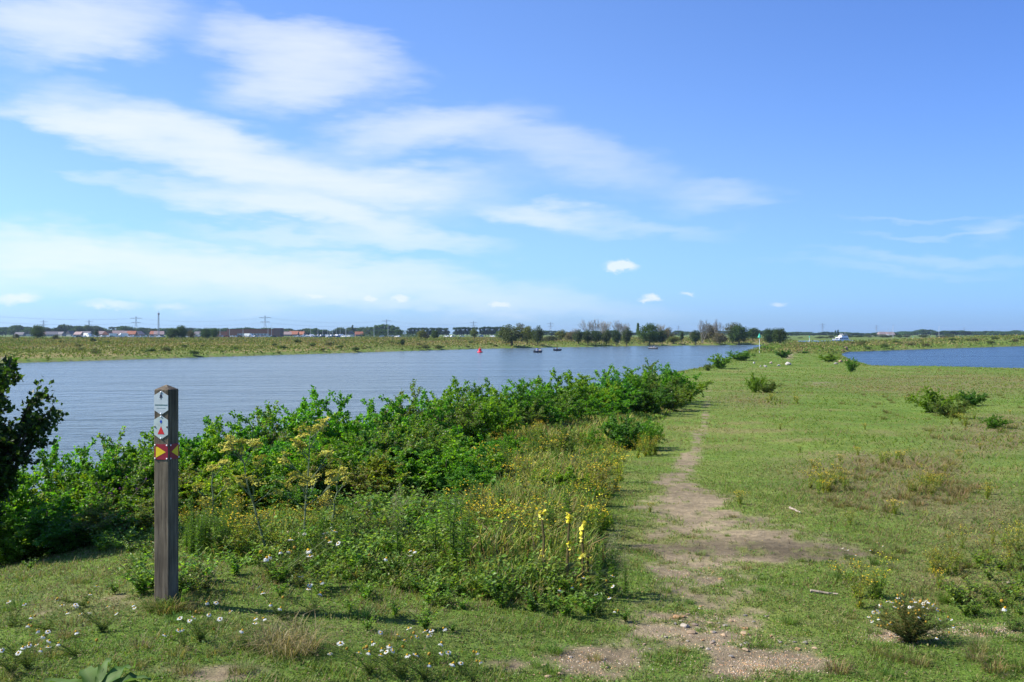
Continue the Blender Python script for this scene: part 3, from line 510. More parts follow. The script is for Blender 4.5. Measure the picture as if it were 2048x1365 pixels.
for i, (px, yt, yb, w, lab) in enumerate(MEADOW):
    g = ground_at(px, yb); put_shrub(SHRUBS[(i * 3 + 1) % 5], px, yt, g[1], w / FOC * g[1], lab, None, (1.25, 1.08, 1) if 'yellowish' in lab else (.9, .9, 1))

def make_edge_tree():
    rng = np.random.default_rng(31); b = on_ground(-62, 9.2); t = thing('alder_tree', 'dark small-leaved tree reaching in at the left edge over the water', 'tree', b - [0, 0, .05]); G = Geo(); LP, LD, LN = [], [], []
    top = EYE - (640 - PY0) / FOC * 9.2 - b[2]
    limbs = []; ctr = np.array([0, 0, EYE - (778 - PY0) / FOC * 9.2 - b[2]])
    for k in range(38):
        e = rdir(rng, 1)[0]; e = e * [.80, .80, .70] * rng.uniform(.55, 1.0) + ctr; d = unit((e * [1, 1, 0])[None])[0]; tt = np.linspace(0, 1, 8)
        P = e * [1, 1, 0] * (tt[:, None] ** 1.3) + np.array([0, 0, e[2]]) * (tt[:, None] ** .8) + rng.normal(0, .03, (8, 3)) * tt[:, None]; G.tube(P, np.linspace(.035, .006, 8), 5, (.05, .04, .03)); limbs.append((P, d))
    for P, d in limbs:
        for q in range(20):
            t0 = rng.uniform(.5, 1) if rng.random() < .8 else rng.uniform(.15, .5); i = min(int(t0 * 7), 6); B = P[i] + (P[i + 1] - P[i]) * (t0 * 7 - i); td = unit((rdir(rng, 1)[0] + d * .5 + [0, 0, .15])[None])[0]; ln = rng.uniform(.06, .20); n = 24
            s = rng.random(n); LP.append(B + td * ln * s[:, None] + rng.normal(0, .022, (n, 3))); LD.append(unit(rdir(rng, n) + td * .6)); LN.append(unit(rdir(rng, n) + [0, 0, .7]))
            G.tube([B, B + td * ln], [.006, .002], 3, (.05, .04, .03))
    P = np.concatenate(LP); ls = rng.uniform(.035, .06, len(P)); V, F = leaves(P, np.concatenate(LD), np.concatenate(LN), ls, ls * .85); G.build('trunk', M_BARK, t)
    Geo().add(V, F, np.repeat(pick(rng, [(.028, .06, .012), (.04, .085, .014), (.055, .11, .016)], len(P), .2), 4, 0)).build('crown', M_LEAF, t)
make_edge_tree()

# ------------------------------------------------------------------ herbs, each plant a thing
def herb(name, label, cat, parts):
    """parts: list of (part name, Geo, material)"""
    t = thing(name, label, cat)
    for n, g, m in parts: g.build(n, m, t)
    return t
def flat_flowers(G, P, rad, col, rng, m=0, tilt=.5):
    """small round flower heads: six-sided discs"""
    k = len(P); Nn = unit(rdir(rng, k) * tilt + [-.25, -.15, 1]); A = unit(np.cross(Nn, rdir(rng, k))); B = np.cross(Nn, A); a = np.linspace(0, 6.283, 6, endpoint=False); rad = np.broadcast_to(rad, (k,))
    V = P[:, None] + (A[:, None] * np.cos(a)[None, :, None] + B[:, None] * np.sin(a)[None, :, None]) * rad[:, None, None]; b = np.arange(k)[:, None] * 6
    G.add(V.reshape(-1, 3), np.concatenate([b + [[0, 1, 2]], b + [[0, 2, 3]], b + [[0, 3, 4]], b + [[0, 4, 5]]]), np.repeat(col, 6, 0) if np.ndim(col) == 2 else col, m)
YEL = [(.72, .50, .015), (.62, .46, .02), (.75, .58, .04)]
def stem_leaves(rng, G, P, n, L, Wd, cols, t0=.05, t1=.9, droop=.2, taper=.5):
    s = rng.uniform(t0, t1, n); i = np.minimum((s * (len(P) - 1)).astype(int), len(P) - 2); B = P[i] + (P[i + 1] - P[i]) * (s * (len(P) - 1) - i)[:, None]; a = rng.uniform(0, 6.283, n)
    D = np.stack([np.cos(a), np.sin(a), rng.uniform(-droop, .9, n)], 1); Nn = unit(rdir(rng, n) * .4 + [0, 0, 1.]); l = L * (1 - taper * s) * rng.uniform(.7, 1.25, n); V, F = leaves(B, D, Nn, l, l * Wd / L, .08); G.add(V, F, np.repeat(pick(rng, cols, n, .16), 4, 0))
def curve(rng, h, lean, n=7, wob=.02):
    a = rng.uniform(0, 6.283); t = np.linspace(0, 1, n); return np.stack([math.cos(a) * lean * h * t ** 1.5, math.sin(a) * lean * h * t ** 1.5, h * t], 1) + rng.normal(0, wob * h, (n, 3)) * t[:, None] * [1, 1, .2]
def mk_ragwort(seed, h=.5, nst=9, dens=1.0):
    def make():
        rng = np.random.default_rng(seed); S_, L_, Fl = Geo(), Geo(), Geo()
        for k in range(nst):
            P = curve(rng, h * rng.uniform(.7, 1.05), rng.uniform(.1, .85)); S_.tube(P, np.linspace(.004, .002, 7), 3, (.12, .13, .04)); stem_leaves(rng, L_, P, 30, .07, .018, [(.17, .26, .03), (.23, .31, .04), (.29, .31, .06)], .02, .95)
            n = int(rng.integers(5, 16) * dens); c = P[-1] + rng.normal(0, 1, (n, 3)) * [.05, .05, .025]; flat_flowers(Fl, c, rng.uniform(.005, .0095, n), pick(rng, YEL, n, .1), rng); 
            for q in c[::3]: S_.tube([P[-2], q], [.002, .001], 3, (.13, .15, .04))
        return herb('ragwort_plant', 'bushy herb with clusters of small yellow flowers', 'flowering plant', [('stems', S_, M_GRASS), ('leaves', L_, M_LEAF), ('blossom', Fl, M_FLOWER)])
    return Pool(make)
def mk_horseweed(seed, h=.8, plume=True):
    def make():
        rng = np.random.default_rng(seed); S_, L_, Pl = Geo(), Geo(), Geo()
        for k in range(3 if plume else 4):
            P = curve(rng, h * rng.uniform(.75, 1.0), rng.uniform(.02, .14), 8, .012); S_.tube(P, np.linspace(.005, .002, 8), 4, (.12, .17, .05)); stem_leaves(rng, L_, P, 95, .075, .014, [(.10, .19, .03), (.13, .22, .04), (.08, .155, .03)], .05, .98 if not plume else .8, .1, .45)
            if plume:
                n = 230; s = rng.uniform(.55, 1.08, n); c = np.stack([np.interp(s, np.linspace(0, 1, 8), P[:, j]) for j in range(3)], 1); c[:, 2] += np.maximum(s - 1, 0) * h; rr = .10 * h / .8 * np.clip((1.12 - s) * 2.4, .1, 1); a = rng.uniform(0, 6.283, n); off = np.stack([np.cos(a), np.sin(a), .55 + 0 * a], 1) * (rr * rng.random(n) ** .5)[:, None]; c = c + off
                V, F = leaves(c, unit(off + [0, 0, .02]), rdir(rng, n), .016, .007); Pl.add(V, F, np.repeat(pick(rng, [(.28, .30, .12), (.22, .27, .08), (.36, .33, .18)], n, .12), 4, 0))
        parts = [('stems', S_, M_GRASS), ('leaves', L_, M_LEAF)] + ([('seed_blossom', Pl, M_FLOWER)] if plume else [])
        return herb('horseweed_plant', 'tall narrow-leaved green weed', 'wild plant', parts)
    return Pool(make)
def mk_weed(seed, h=.24, cols=((.12, .24, .025), (.16, .29, .035), (.21, .31, .05), (.09, .19, .022)), leaf=.044, nst=11):
    def make():
        rng = np.random.default_rng(seed); S_, L_ = Geo(), Geo()
        for k in range(nst):
            P = curve(rng, h * rng.uniform(.5, 1.1), rng.uniform(.3, 1.0)); S_.tube(P, np.linspace(.003, .0012, 7), 3, (.11, .13, .04)); stem_leaves(rng, L_, P, 16, leaf, leaf * .62, list(cols), .15, 1.0, .3, .35)
        return herb('leafy_weed', 'low leafy green weed', 'wild plant', [('stems', S_, M_GRASS), ('leaves', L_, M_LEAF)])
    return Pool(make)
def flower_mesh(rng, rad=.0155, droop=.0):
    G = Geo(); n = 14; a = np.linspace(0, 6.283, n, endpoint=False) + rng.uniform(-.08, .08, n); D = np.stack([np.cos(a), np.sin(a), np.full(n, -droop) + rng.uniform(-.15, .1, n)], 1)
    V, F = leaves(D * .003, D, np.tile([0, 0, 1.], (n, 1)), rad * rng.uniform(.8, 1.1, n), .0058, .04); G.add(V, F, (.72, .72, .68)); G.lathe([(0.0058, .0), (.0055, .003), (.0036, .0062), (.0005, .0075)], 8, (.66, .40, .015)); return G
def mk_mayweed(seed, nfl, h=.20, spread=.16, dome=False, dead=.2):
    def make():
        rng = np.random.default_rng(seed); S_, L_ = Geo(), Geo(); t = thing('mayweed_plant', 'low white daisy-flowered mayweed', 'flowering plant'); me = None; heads = []
        for k in range(nfl):
            hh = h * rng.uniform(.55, 1.1); a = rng.uniform(0, 6.283); rr = spread * math.sqrt(rng.random()); 
            if dome: hh = h * math.sqrt(max(.15, 1 - (rr / spread) ** 2 * .85)) * rng.uniform(.85, 1.05)
            tip = np.array([math.cos(a) * rr, math.sin(a) * rr, hh]); tt = np.linspace(0, 1, 5)[:, None]; P = tip * tt * [1, 1, 0] * tt ** .3 + [0, 0, 1] * tip * tt + rng.normal(0, .004, (5, 3)); P[-1] = tip; S_.tube(P, [.0022, .002, .0018, .0014, .0012], 3, (.13, .17, .05)); heads.append(tip)
            stem_leaves(rng, L_, P, 46 if not dome else 70, .035, .003 if not dome else .005, [(.09, .16, .03), (.13, .19, .04), (.17, .19, .06)] if not dome else [(.17, .16, .05), (.22, .18, .06), (.12, .16, .04)], .02, .92, .2, .3)
        S_.build('stems', M_GRASS, t); L_.build('leaves', M_GRASS, t); meshes = []
        for j, tip in enumerate(heads):
            if j < 4:
                o = (flower_mesh(rng, droop=(0, .35, .9)[j]) if j < 3 else Geo().lathe([(.0045, -.004), (.0085, .001), (.0085, .006), (.005, .011), (.0005, .013)], 8, (.40, .25, .03))).build('flower' if j < 3 else 'seed_head', M_FLOWER, t); meshes.append(o)
            else:
                o = meshes[rng.choice(4, p=[.42, .26, .16, .16] if not dome else [.24, .12, .10, .54])].copy(); COL.objects.link(o); o.parent = t
            o.location = [float(v) for v in tip]; o.rotation_euler = (rng.normal(.25, .3), rng.normal(-.3, .3), rng.uniform(0, 6.28)); o.scale = (rng.uniform(.85, 1.15) * (.72 if dome else 1),) * 3
        return t
    return Pool(make)
RAG = [mk_ragwort(s, h, n) for s, h, n in ((41, .5, 9), (42, .42, 11), (43, .58, 8), (44, .36, 10))]; HW = [mk_horseweed(51, .8, True), mk_horseweed(52, .7, False), mk_horseweed(53, .85, True), mk_horseweed(54, .75, False)]
WEED = [mk_weed(61), mk_weed(62, .20, leaf=.04), mk_weed(63, .30, leaf=.06, nst=9), mk_weed(64, .22, ((.12, .16, .03), (.17, .19, .05), (.2, .18, .06)), .035)]
def scatter(pools, n, poly, rng, label, group, smin_, smax_, gap=0.0, cols=None, pow_=0.0):
    poly = np.array(poly, float); lo, hi = poly.min(0), poly.max(0); out = 0; tries = 0
    while out < n and tries < n * 30:
        tries += 1; px, py = rng.uniform(lo[0], hi[0]), lo[1] + (hi[1] - lo[1]) * rng.random() ** (1 - pow_)
        if sdist(np.array([px]), np.array([py]), poly)[0] < gap: continue
        g = ground_at(px, py); s = rng.uniform(smin_, smax_); c = (rng.uniform(.85, 1.15), rng.uniform(.9, 1.1), rng.uniform(.8, 1.1)) if cols is None else cols
        pools[rng.integers(len(pools))].put(g - [0, 0, .01], rng.uniform(0, 6.28), s, label, group, c); out += 1
rng = np.random.default_rng(77)
scatter(RAG, 76, [(955, 880), (1010, 858), (1090, 880), (1200, 900), (1270, 905), (1225, 1000), (1195, 1090), (1120, 1140), (960, 1120), (900, 1060), (960, 1010), (975, 950)], rng, 'yellow-flowered herb in the flowery strip between thicket and worn path', 'yellow-flowered herbs along the path', .5, .95)
scatter(RAG, 26, [(930, 845), (1060, 855), (1100, 880), (970, 930), (940, 890)], rng, 'yellow-flowered herb at the foot of the thicket near the pale rock', 'yellow-flowered herbs under the thicket', .7, 1.0)
scatter(RAG, 18, [(365, 1060), (480, 1010), (620, 1020), (640, 1080), (560, 1120), (400, 1110)], rng, 'orange-yellow herb below the tall umbel plants behind the post', 'yellow-flowered herbs behind the post', .45, .75, 0, (1.0, .95, .9))
scatter(RAG, 8, [(180, 1040), (262, 1040), (262, 1075), (180, 1075)], rng, 'yellow-flowered herb left of the post at the edge of the dark thicket', 'yellow-flowered herbs left of the post', .6, .95)
for poly, lab, n, s in (([(1615, 965), (1705, 960), (1710, 990), (1620, 990)], 'small yellow-flowered herb in the clump in the middle of the meadow', 12, (.4, .6)), ([(1815, 972), (1885, 970), (1885, 992), (1815, 992)], 'small yellow-flowered herb in the clump right of the middle of the meadow', 9, (.4, .6)), ([(1850, 1100), (2035, 1090), (2040, 1165), (1870, 1155)], 'yellow-flowered herb in the rough grass at the right behind the daisy bush', 14, (.26, .42)),
                  ([(1755, 915), (1830, 910), (1835, 930), (1760, 930)], 'small yellow-flowered herb in the brownish part of the meadow', 7, (.4, .6)), ([(1530, 800), (1600, 795), (1600, 812), (1530, 812)], 'yellow-flowered herb in front of the pair of meadow shrubs', 9, (.6, .9)), ([(1255, 905), (1310, 905), (1310, 922), (1260, 922)], 'yellow-flowered herb in the lone clump on the left edge of the grass path', 7, (.6, .9)), ([(1700, 1195), (1760, 1195), (1760, 1225), (1710, 1225)], 'yellowish herb growing just left of the daisy bush', 5, (.4, .55)), ([(1880, 835), (1940, 820), (1960, 850), (1890, 858)], 'yellow-flowered herb among the shrubs before the pond', 8, (.6, .9))):
    scatter(RAG, n, poly, rng, lab, lab.replace('herb ', 'herbs ').replace('small ', ''), *s)
scatter(WEED, 104, [(420, 1120), (620, 1090), (840, 1120), (1010, 1130), (1180, 1190), (1215, 1235), (1100, 1238), (940, 1222), (760, 1205), (600, 1190), (470, 1160)], rng, 'low leafy weed in the green tangle between the post and the worn path', 'leafy weeds along the front of the tangle', .45, .95)
scatter(WEED, 26, [(255, 1120), (310, 1110), (330, 1180), (370, 1120), (430, 1130), (440, 1185), (380, 1205), (300, 1195), (250, 1180)], rng, 'low leafy weed crowding around the foot of the wooden post', 'leafy weeds around the foot of the post', .6, .95)
scatter(WEED, 58, [(640, 990), (890, 985), (960, 1090), (1000, 1130), (820, 1130), (640, 1100)], rng, 'leafy weed in the tall tangle in front of the thicket', 'leafy weeds in front of the thicket', .7, 1.25)
scatter(WEED, 28, [(0, 1065), (300, 1075), (300, 1110), (0, 1095)], rng, 'low weed along the edge of the dark thicket left of the post', 'weeds left of the post', .5, .9)
scatter(WEED, 26, [(770, 1040), (900, 1030), (1000, 1110), (880, 1130), (760, 1100)], rng, 'tall bright leafy weed in the tangle below the broad plumed weed', 'tall bright weeds in the tangle', 1.1, 1.7)
scatter(WEED, 40, [(1870, 1120), (2047, 1095), (2047, 1235), (1905, 1240)], rng, 'low leafy weed in the rough growth at the right edge', 'weeds at the right edge', .4, .75, 0, (1.05, .9, 1))
scatter([HW[1], HW[3]], 24, [(960, 900), (1090, 890), (1200, 930), (1215, 1080), (1110, 1130), (930, 1080)], rng, 'slender green weed standing up among the yellow flowers beside the path', 'slender weeds among the yellow flowers', .55, .95, 0, (1, 1, 1))
for i, (px, py, w) in enumerate(((985, 1010, 70), (1060, 960, 60), (1205, 1060, 46), (1010, 920, 60), (1180, 905, 60))):
    g = ground_at(px, py); put_shrub(SHRUBS[(2 * i + 2) % 5], px, py - w * .8, g[1], w / FOC * g[1], f'small leafy bush among the yellow flowers, {("nearest the tangle", "in the middle of them", "at the edge of the worn path", "nearest the pale rock", "nearest the round shrub")[i]}')
for px, py, s in ((850, 1262, .8), (735, 1262, .5), (905, 1265, .35), (790, 1235, .6), (700, 1225, .5), (230, 1190, .5), (60, 1140, .5), (1250, 1245, .5), (560, 1195, .6)): WEED[0].put(ground_at(px, py), rng.uniform(0, 6.28), s, 'single low leafy weed standing alone on the short turf', 'single weeds on the turf')
scatter(HW[1::2], 40, [(362, 1060), (470, 1040), (480, 1110), (420, 1130), (365, 1110)], rng, 'slender upright green weed just right of the wooden post', 'slender green weeds right of the post', .35, .6, 0, (1, 1, 1))
for px, pb, pt, k, lab in ((62, 1065, 972, 0, 'tall weed with a pale feathery plume at the far left'), (128, 1085, 1008, 1, 'dense green upright weed, left of the purple thistles'), (795, 1130, 975, 2, 'tall weed with a broad pale plume right of the umbel plants'), (905, 1140, 960, 3, 'tall slender green weed in the middle of the tangle'), (925, 1155, 985, 1, 'tall slender green weed leaning beside its neighbour in the tangle'), (870, 1130, 1010, 3, 'bushy narrow-leaved weed in the tangle, its base in shade'), (690, 1130, 1015, 1, 'tall green weed behind the white daisies in the tangle'), (1226, 1195, 1058, 0, 'tall loose weed with pale plume standing beside the worn path'), (1196, 1200, 1080, 3, 'tall thin green weed beside the worn path, next to the yellow spikes'), (1250, 1190, 1100, 2, 'shorter loose weed with pale plume at the edge of the worn path'), (960, 1190, 1110, 1, 'grey-green dense weed at the front of the tangle'), (1155, 1120, 1040, 0, 'bushy pale weed behind the three yellow spikes'), (1020, 1120, 1030, 2, 'pale plumed weed among the yellow flowers left of the yellow spikes'), (640, 1100, 1010, 3, 'fine-leaved green weed at the foot of the umbel plants')):
    g = ground_at(px, pb); hh = (pb - pt) / FOC * g[1]; HW[k].put(g, rng.uniform(0, 6.28), hh / (.8, .7, .85, .75)[k], lab, None, (1, 1, 1))

def make_mullein(px, pb, pt, lab, seed, clusters, side=None):
    rng = np.random.default_rng(seed); g = ground_at(px, pb); h = (pb - pt) / FOC * g[1]; t = thing('mullein_plant', lab, 'flowering plant', g); P = curve(rng, h, .03, 10, .008); St = Geo().tube(P, np.linspace(.013, .009, 10), 6, (.20, .16, .06)); L = Geo(); n = 160
    s = rng.uniform(.35, .97, n); c = np.stack([np.interp(s, np.linspace(0, 1, 10), P[:, j]) for j in range(3)], 1); a = rng.uniform(0, 6.283, n); off = np.stack([np.cos(a), np.sin(a), .5 + 0 * a], 1); V, F = leaves(c, off, rdir(rng, n), .014, .009); St.add(V, F, np.repeat(pick(rng, [(.20, .17, .05), (.15, .15, .05)], n, .15), 4, 0))
    n = 16; a = rng.uniform(0, 6.283, n); D = np.stack([np.cos(a), np.sin(a), rng.uniform(.1, .7, n)], 1); V, F = leaves(np.tile(P[0] + [0, 0, .03], (n, 1)), D, unit(rdir(rng, n) * .2 + [0, 0, 1]), rng.uniform(.12, .22, n), .06); L.add(V, F, np.repeat(pick(rng, [(.17, .21, .08), (.22, .2, .1), (.13, .17, .06)], n, .15), 4, 0)); stem_leaves(rng, L, P, 12, .10, .028, [(.17, .2, .07)], .05, .4)
    St.build('flower_stalk', M_GRASS, t); L.build('leaves', M_LEAF, t)
    for s, n in clusters:
        Fg = Geo(); q = rng.normal(s, .018, n); c = np.stack([np.interp(q, np.linspace(0, 1, 10), P[:, j]) for j in range(3)], 1); a = rng.uniform(0, 6.283, n); off = np.stack([np.cos(a), np.sin(a), .3 + 0 * a], 1) * .017; flat_flowers(Fg, c + off, rng.uniform(.011, .018, n), pick(rng, [(.80, .70, .05), (.82, .76, .14)], n, .06), rng, tilt=1.4); Fg.build('flower_cluster', M_FLOWER, t)
make_mullein(1089, 1182, 1024, 'tall yellow-flowered spike, leftmost of the three spikes by the worn path', 81, [(.97, 12), (.91, 7), (.52, 3), (.42, 3)])
make_mullein(1134, 1186, 1026, 'tall yellow-flowered spike, middle of the three spikes by the worn path', 82, [(.96, 14), (.90, 10), (.62, 6), (.55, 4)])
make_mullein(1166, 1180, 1046, 'tall yellow-flowered spike, rightmost of the three spikes by the worn path', 83, [(.97, 7), (.90, 8), (.80, 7), (.72, 5), (.52, 8), (.45, 6)])
make_mullein(1176, 1178, 1112, 'short yellow-flowered spike beside the rightmost tall one', 84, [(.9, 7), (.7, 5)])

def make_fennel(px, pb, pt, lab, seed, nbr, lean=(0, 0)):
    rng = np.random.default_rng(seed); g = ground_at(px, pb); h = (pb - pt) / FOC * g[1]; t = thing('wild_parsnip', lab, 'flowering plant', g); St = Geo(); tt = np.linspace(0, 1, 9)[:, None]; P = np.array([lean[0], lean[1], 1.0]) * h * tt + rng.normal(0, .012, (9, 3)) * tt; St.tube(P, np.linspace(.011, .004, 9), 6, (.20, .25, .15)); umb = []; tips = [(P[-1], unit((P[-1] - P[-2])[None])[0])]
    for k in range(nbr):
        s = rng.uniform(.22, .95); i = min(int(s * 8), 7); B = P[i] + (P[i + 1] - P[i]) * (s * 8 - i); a = rng.uniform(0, 6.283); d = unit(np.array([[math.cos(a), math.sin(a), rng.uniform(.5, 1.3)]]))[0]; ln = h * rng.uniform(.16, .36) * (1.15 - .5 * s); mid = B + d * ln * .5 + [0, 0, .02]; E = mid + unit((d + [0, 0, .5])[None])[0] * ln * .5; St.tube([B, mid, E], [.005, .0035, .002], 4, (.20, .25, .15)); tips.append((E, d))
        for q in range(2):
            d2 = unit((d + rdir(rng, 1)[0] * .8 + [0, 0, .4])[None])[0]; E2 = mid + d2 * ln * rng.uniform(.3, .5); St.tube([mid, E2], [.003, .0015], 3, (.20, .25, .15)); tips.append((E2, d2))
    L = Geo()
    stem_leaves(rng, L, P, 34, .10, .02, [(.14, .2, .05), (.18, .22, .07)], .02, .6); St.build('stems', M_GRASS, t); L.build('leaves', M_LEAF, t); protos = []
    for j, (E, d) in enumerate(tips):
        if j < 3:
            U = Geo(); n = 46; a = rng.uniform(0, 6.283, n); rr = .052 * np.sqrt(rng.random(n)); c = np.stack([rr * np.cos(a), rr * np.sin(a), .03 - 2.5 * rr * rr + rng.normal(0, .003, n)], 1); flat_flowers(U, c, rng.uniform(.005, .009, n), pick(rng, [(.42, .40, .05), (.52, .45, .05), (.34, .36, .06)], n, .1), rng)
            for q in c[::4]: U.tube([(0, 0, 0), q], [.0012, .0008], 3, (.24, .27, .10))
            o = U.build('umbel', M_FLOWER, t); protos.append(o)
        else: o = protos[rng.integers(3)].copy(); COL.objects.link(o); o.parent = t
        o.location = [float(v) for v in E]; o.rotation_euler = (rng.normal(0, .35), rng.normal(0, .35), rng.uniform(0, 6.28)); o.scale = (rng.uniform(.7, 1.2),) * 3
make_fennel(607, 1088, 866, 'tall yellow umbel plant with branching grey-green stems, right of the leaning one', 91, 13, (.05, .05))
make_fennel(535, 1110, 905, 'yellow umbel plant with thick stems leaning left behind the post', 92, 11, (-.30, .08))
make_fennel(660, 1080, 930, 'smaller yellow umbel plant at the right of the tall one', 93, 6, (.12, .05))
make_fennel(430, 1085, 935, 'small yellow umbel plant just right of the post before the thicket', 94, 6, (-.05, .05))

MAY = [mk_mayweed(101, 8, .20, .24), mk_mayweed(102, 5, .16, .20), mk_mayweed(103, 10, .20, .28), mk_mayweed(104, 4, .13, .17)]
for px, py, k, s, lab in ((740, 1350, 0, 1, 'white daisy plant at the bottom edge, left end of the dense daisy patch'), (800, 1358, 2, 1, 'white daisy plant in the dense patch at the bottom edge, left of its middle'), (850, 1364, 0, 1, 'white daisy plant in the dense patch at the bottom edge, right of its middle'), (868, 1330, 1, 1, 'white daisy plant at the back of the dense patch at the bottom'), (925, 1352, 3, 1, 'small white daisy plant at the right end of the dense patch at the bottom'), (790, 1325, 3, 1, 'small white daisy plant at the back left of the dense patch at the bottom'), (945, 1368, 3, .9, 'single white daisy plant just right of the dense patch at the bottom'),
                     (400, 1285, 2, .9, 'white daisy plant on the turf just right of the post'), (372, 1300, 3, .9, 'small white daisy plant on the turf in front of the post'), (480, 1300, 1, .9, 'white daisy plant left of the dry straw tuft'), (560, 1240, 0, 1.0, 'white daisy plant behind the dry straw tuft'), (628, 1225, 1, 1.0, 'white daisy plant at the right of the dry straw tuft'), (22, 1352, 2, .9, 'white daisy plant in the bottom left corner'), (55, 1340, 0, .9, 'white daisy plant near the bottom left corner beside the dock leaves'), (20, 1255, 3, 1, 'small white daisy plant at the left edge of the turf'), (150, 1312, 1, .9, 'white daisy plant above the dock leaves'), (205, 1265, 2, .8, 'white daisy plant on the turf left of the post'), (170, 1215, 3, 1, 'small white daisy plant further back left of the post'), (95, 1262, 3, 1, 'small white daisy plant on the turf at the left'),
                     (545, 1165, 1, 1.5, 'taller white daisy plant left of the daisies among the weeds'), (590, 1145, 0, 1.35, 'taller white daisy plant among the weeds below the umbel plants'), (620, 1120, 3, 1.5, 'small white daisy plant among the weeds right of its taller neighbour'), (775, 1155, 1, 1.2, 'white daisy plant in the tangle below the broad plumed weed'), (1165, 1210, 0, 1.0, 'white daisy plant at the foot of the three yellow spikes'), (1195, 1235, 3, 1.0, 'small white daisy plant beside the worn path'), (1110, 1175, 3, 1.2, 'small white daisy plant between two of the yellow spikes'), (2022, 1262, 1, 1.2, 'white daisy plant at the right edge behind the stony bank'), (1745, 1108, 3, .7, 'small white daisies on the turf beyond the bare earth'), (1690, 1118, 3, .6, 'tiny white daisies at the right edge of the bare earth')):
    MAY[k].put(ground_at(px, py), rng.uniform(0, 6.28), s, lab, None)
BUSH = mk_mayweed(111, 75, .27, .25, True); BUSH.put(ground_at(1822, 1285), 0.4, 1.0, 'rounded bush of white daisies going brown, on bare earth at the right')

def make_thistle():
    rng = np.random.default_rng(121); g = ground_at(225, 1075); t = thing('thistle_plant', 'branching thistle with purple flower heads left of the post', 'flowering plant', g); St, L = Geo(), Geo(); tips = []
    for k in range(7):
        P = curve(rng, rng.uniform(.35, .6), rng.uniform(.2, .6)); St.tube(P, np.linspace(.005, .002, 7), 4, (.14, .12, .06)); stem_leaves(rng, L, P, 16, .07, .012, [(.14, .16, .05), (.17, .14, .07)]); tips += [P[-1], P[-2] + rdir(rng, 1)[0] * .04]
    St.build('stems', M_GRASS, t); L.build('leaves', M_LEAF, t); n = 40; proto = None
    for E in tips:
        if proto is None:
            F_ = Geo(); F_.lathe([(.004, 0), (.009, .006), (.009, .014), (.006, .018)], 8, (.10, .12, .05)); D = unit(rdir(rng, n) * .7 + [0, 0, 1]); V, F = leaves(np.tile([0, 0, .015], (n, 1)), D, rdir(rng, n), .016, .003); F_.add(V, F, (.36, .09, .42)); proto = F_.build('flower_head', M_FLOWER, t); o = proto
        else: o = proto.copy(); COL.objects.link(o); o.parent = t
        o.location = [float(v) for v in E]; o.rotation_euler = (rng.normal(0, .4), rng.normal(0, .4), 0)
make_thistle()
for px, py in ((1716, 912), (1680, 925), (1918, 918), (1978, 990), (1975, 1000), (1790, 1030), (1860, 870), (1730, 860), (1650, 880), (1960, 900), (1890, 950), (1625, 935), (1600, 905), (1700, 1050), (1985, 1090), (1880, 1180), (1480, 1010), (1300, 1025), (1560, 860), (1810, 800), (1750, 790), (1690, 770), (1900, 765), (1960, 760), (1990, 790), (2020, 830)): RAG[3].put(ground_at(px, py), rng.uniform(0, 6.28), rng.uniform(.28, .45), 'single small yellow-flowered herb standing in the open meadow', 'single yellow herbs in the open meadow', (1.05, 1, 1))
def make_dock():
    rng = np.random.default_rng(131); t = thing('dock_plant', 'broad-leaved dock with large green leaves at the bottom left edge', 'wild plant', ground_at(190, 1392)); G = Geo()
    for a, ln, wd, up in ((-.3, .26, .075, .35), (.35, .24, .08, .5), (.9, .20, .06, .9), (1.6, .20, .035, 1.2), (2.2, .2, .07, .7), (2.9, .27, .07, .3), (3.4, .24, .07, .25), (.1, .27, .08, .28), (4.4, .2, .06, .3), (5.3, .2, .07, .3)):
        d = np.array([math.cos(a), math.sin(a), 0]); s = np.array([-d[1], d[0], 0]); n = 9; tt = np.linspace(0, 1, n); c = d * ln * tt[:, None] + np.array([0, 0, ln]) * (up * tt - .55 * up * tt ** 2)[:, None]; w = 1.3 * wd * np.sin(np.pi * np.clip(tt * .93 + .04, 0, 1)) ** .7 * .5; wav = rng.normal(0, .011, (n, 2))
        V = np.stack([c - s * w[:, None] + np.outer(w * .35 + wav[:, 0], [0, 0, 1]), c, c + s * w[:, None] + np.outer(w * .35 + wav[:, 1], [0, 0, 1])], 1).reshape(-1, 3); F = []
        for i in range(n - 1): F += [(3 * i, 3 * i + 3, 3 * i + 4, 3 * i + 1), (3 * i + 1, 3 * i + 4, 3 * i + 5, 3 * i + 2)]
        G2 = Geo(); cc = np.tile(pick(rng, [(.065, .15, .022), (.09, .18, .026)], 1, .08), (3 * n, 1)) * rng.uniform(.85, 1.15, (3 * n, 1)); cc[1::3] = (.15, .22, .07); G2.add(V, F, cc); G2.build('leaf', M_GRASS, t, True)
make_dock()
def mk_tuft(seed, n, h, cols):
    def make():
        rng = np.random.default_rng(seed); t = thing('grass_tuft', 'tuft of longer grass on the short turf', 'grass tuft'); r = .05 * np.sqrt(rng.random(n)); a = rng.uniform(0, 6.283, n); P = np.stack([r * np.cos(a), r * np.sin(a), 0 * r - .005], 1)
        V, F, C = blades(P, h * rng.uniform(.4, 1.1, n), rng.uniform(.0025, .0045, n), rng.uniform(.2, 1.5, n), a + rng.normal(0, .9, n), pick(rng, cols, n, .18), two=True); link_mesh('grass_blades', V, F, M_GRASS, t, C); return t
    return Pool(make)
TUFT = [mk_tuft(161, 120, .11, [(.11, .20, .025), (.15, .24, .035)]), mk_tuft(162, 90, .08, [(.13, .22, .03), (.18, .22, .05), (.22, .19, .08)]), mk_tuft(163, 110, .10, [(.24, .20, .09), (.19, .19, .06), (.13, .19, .03)])]
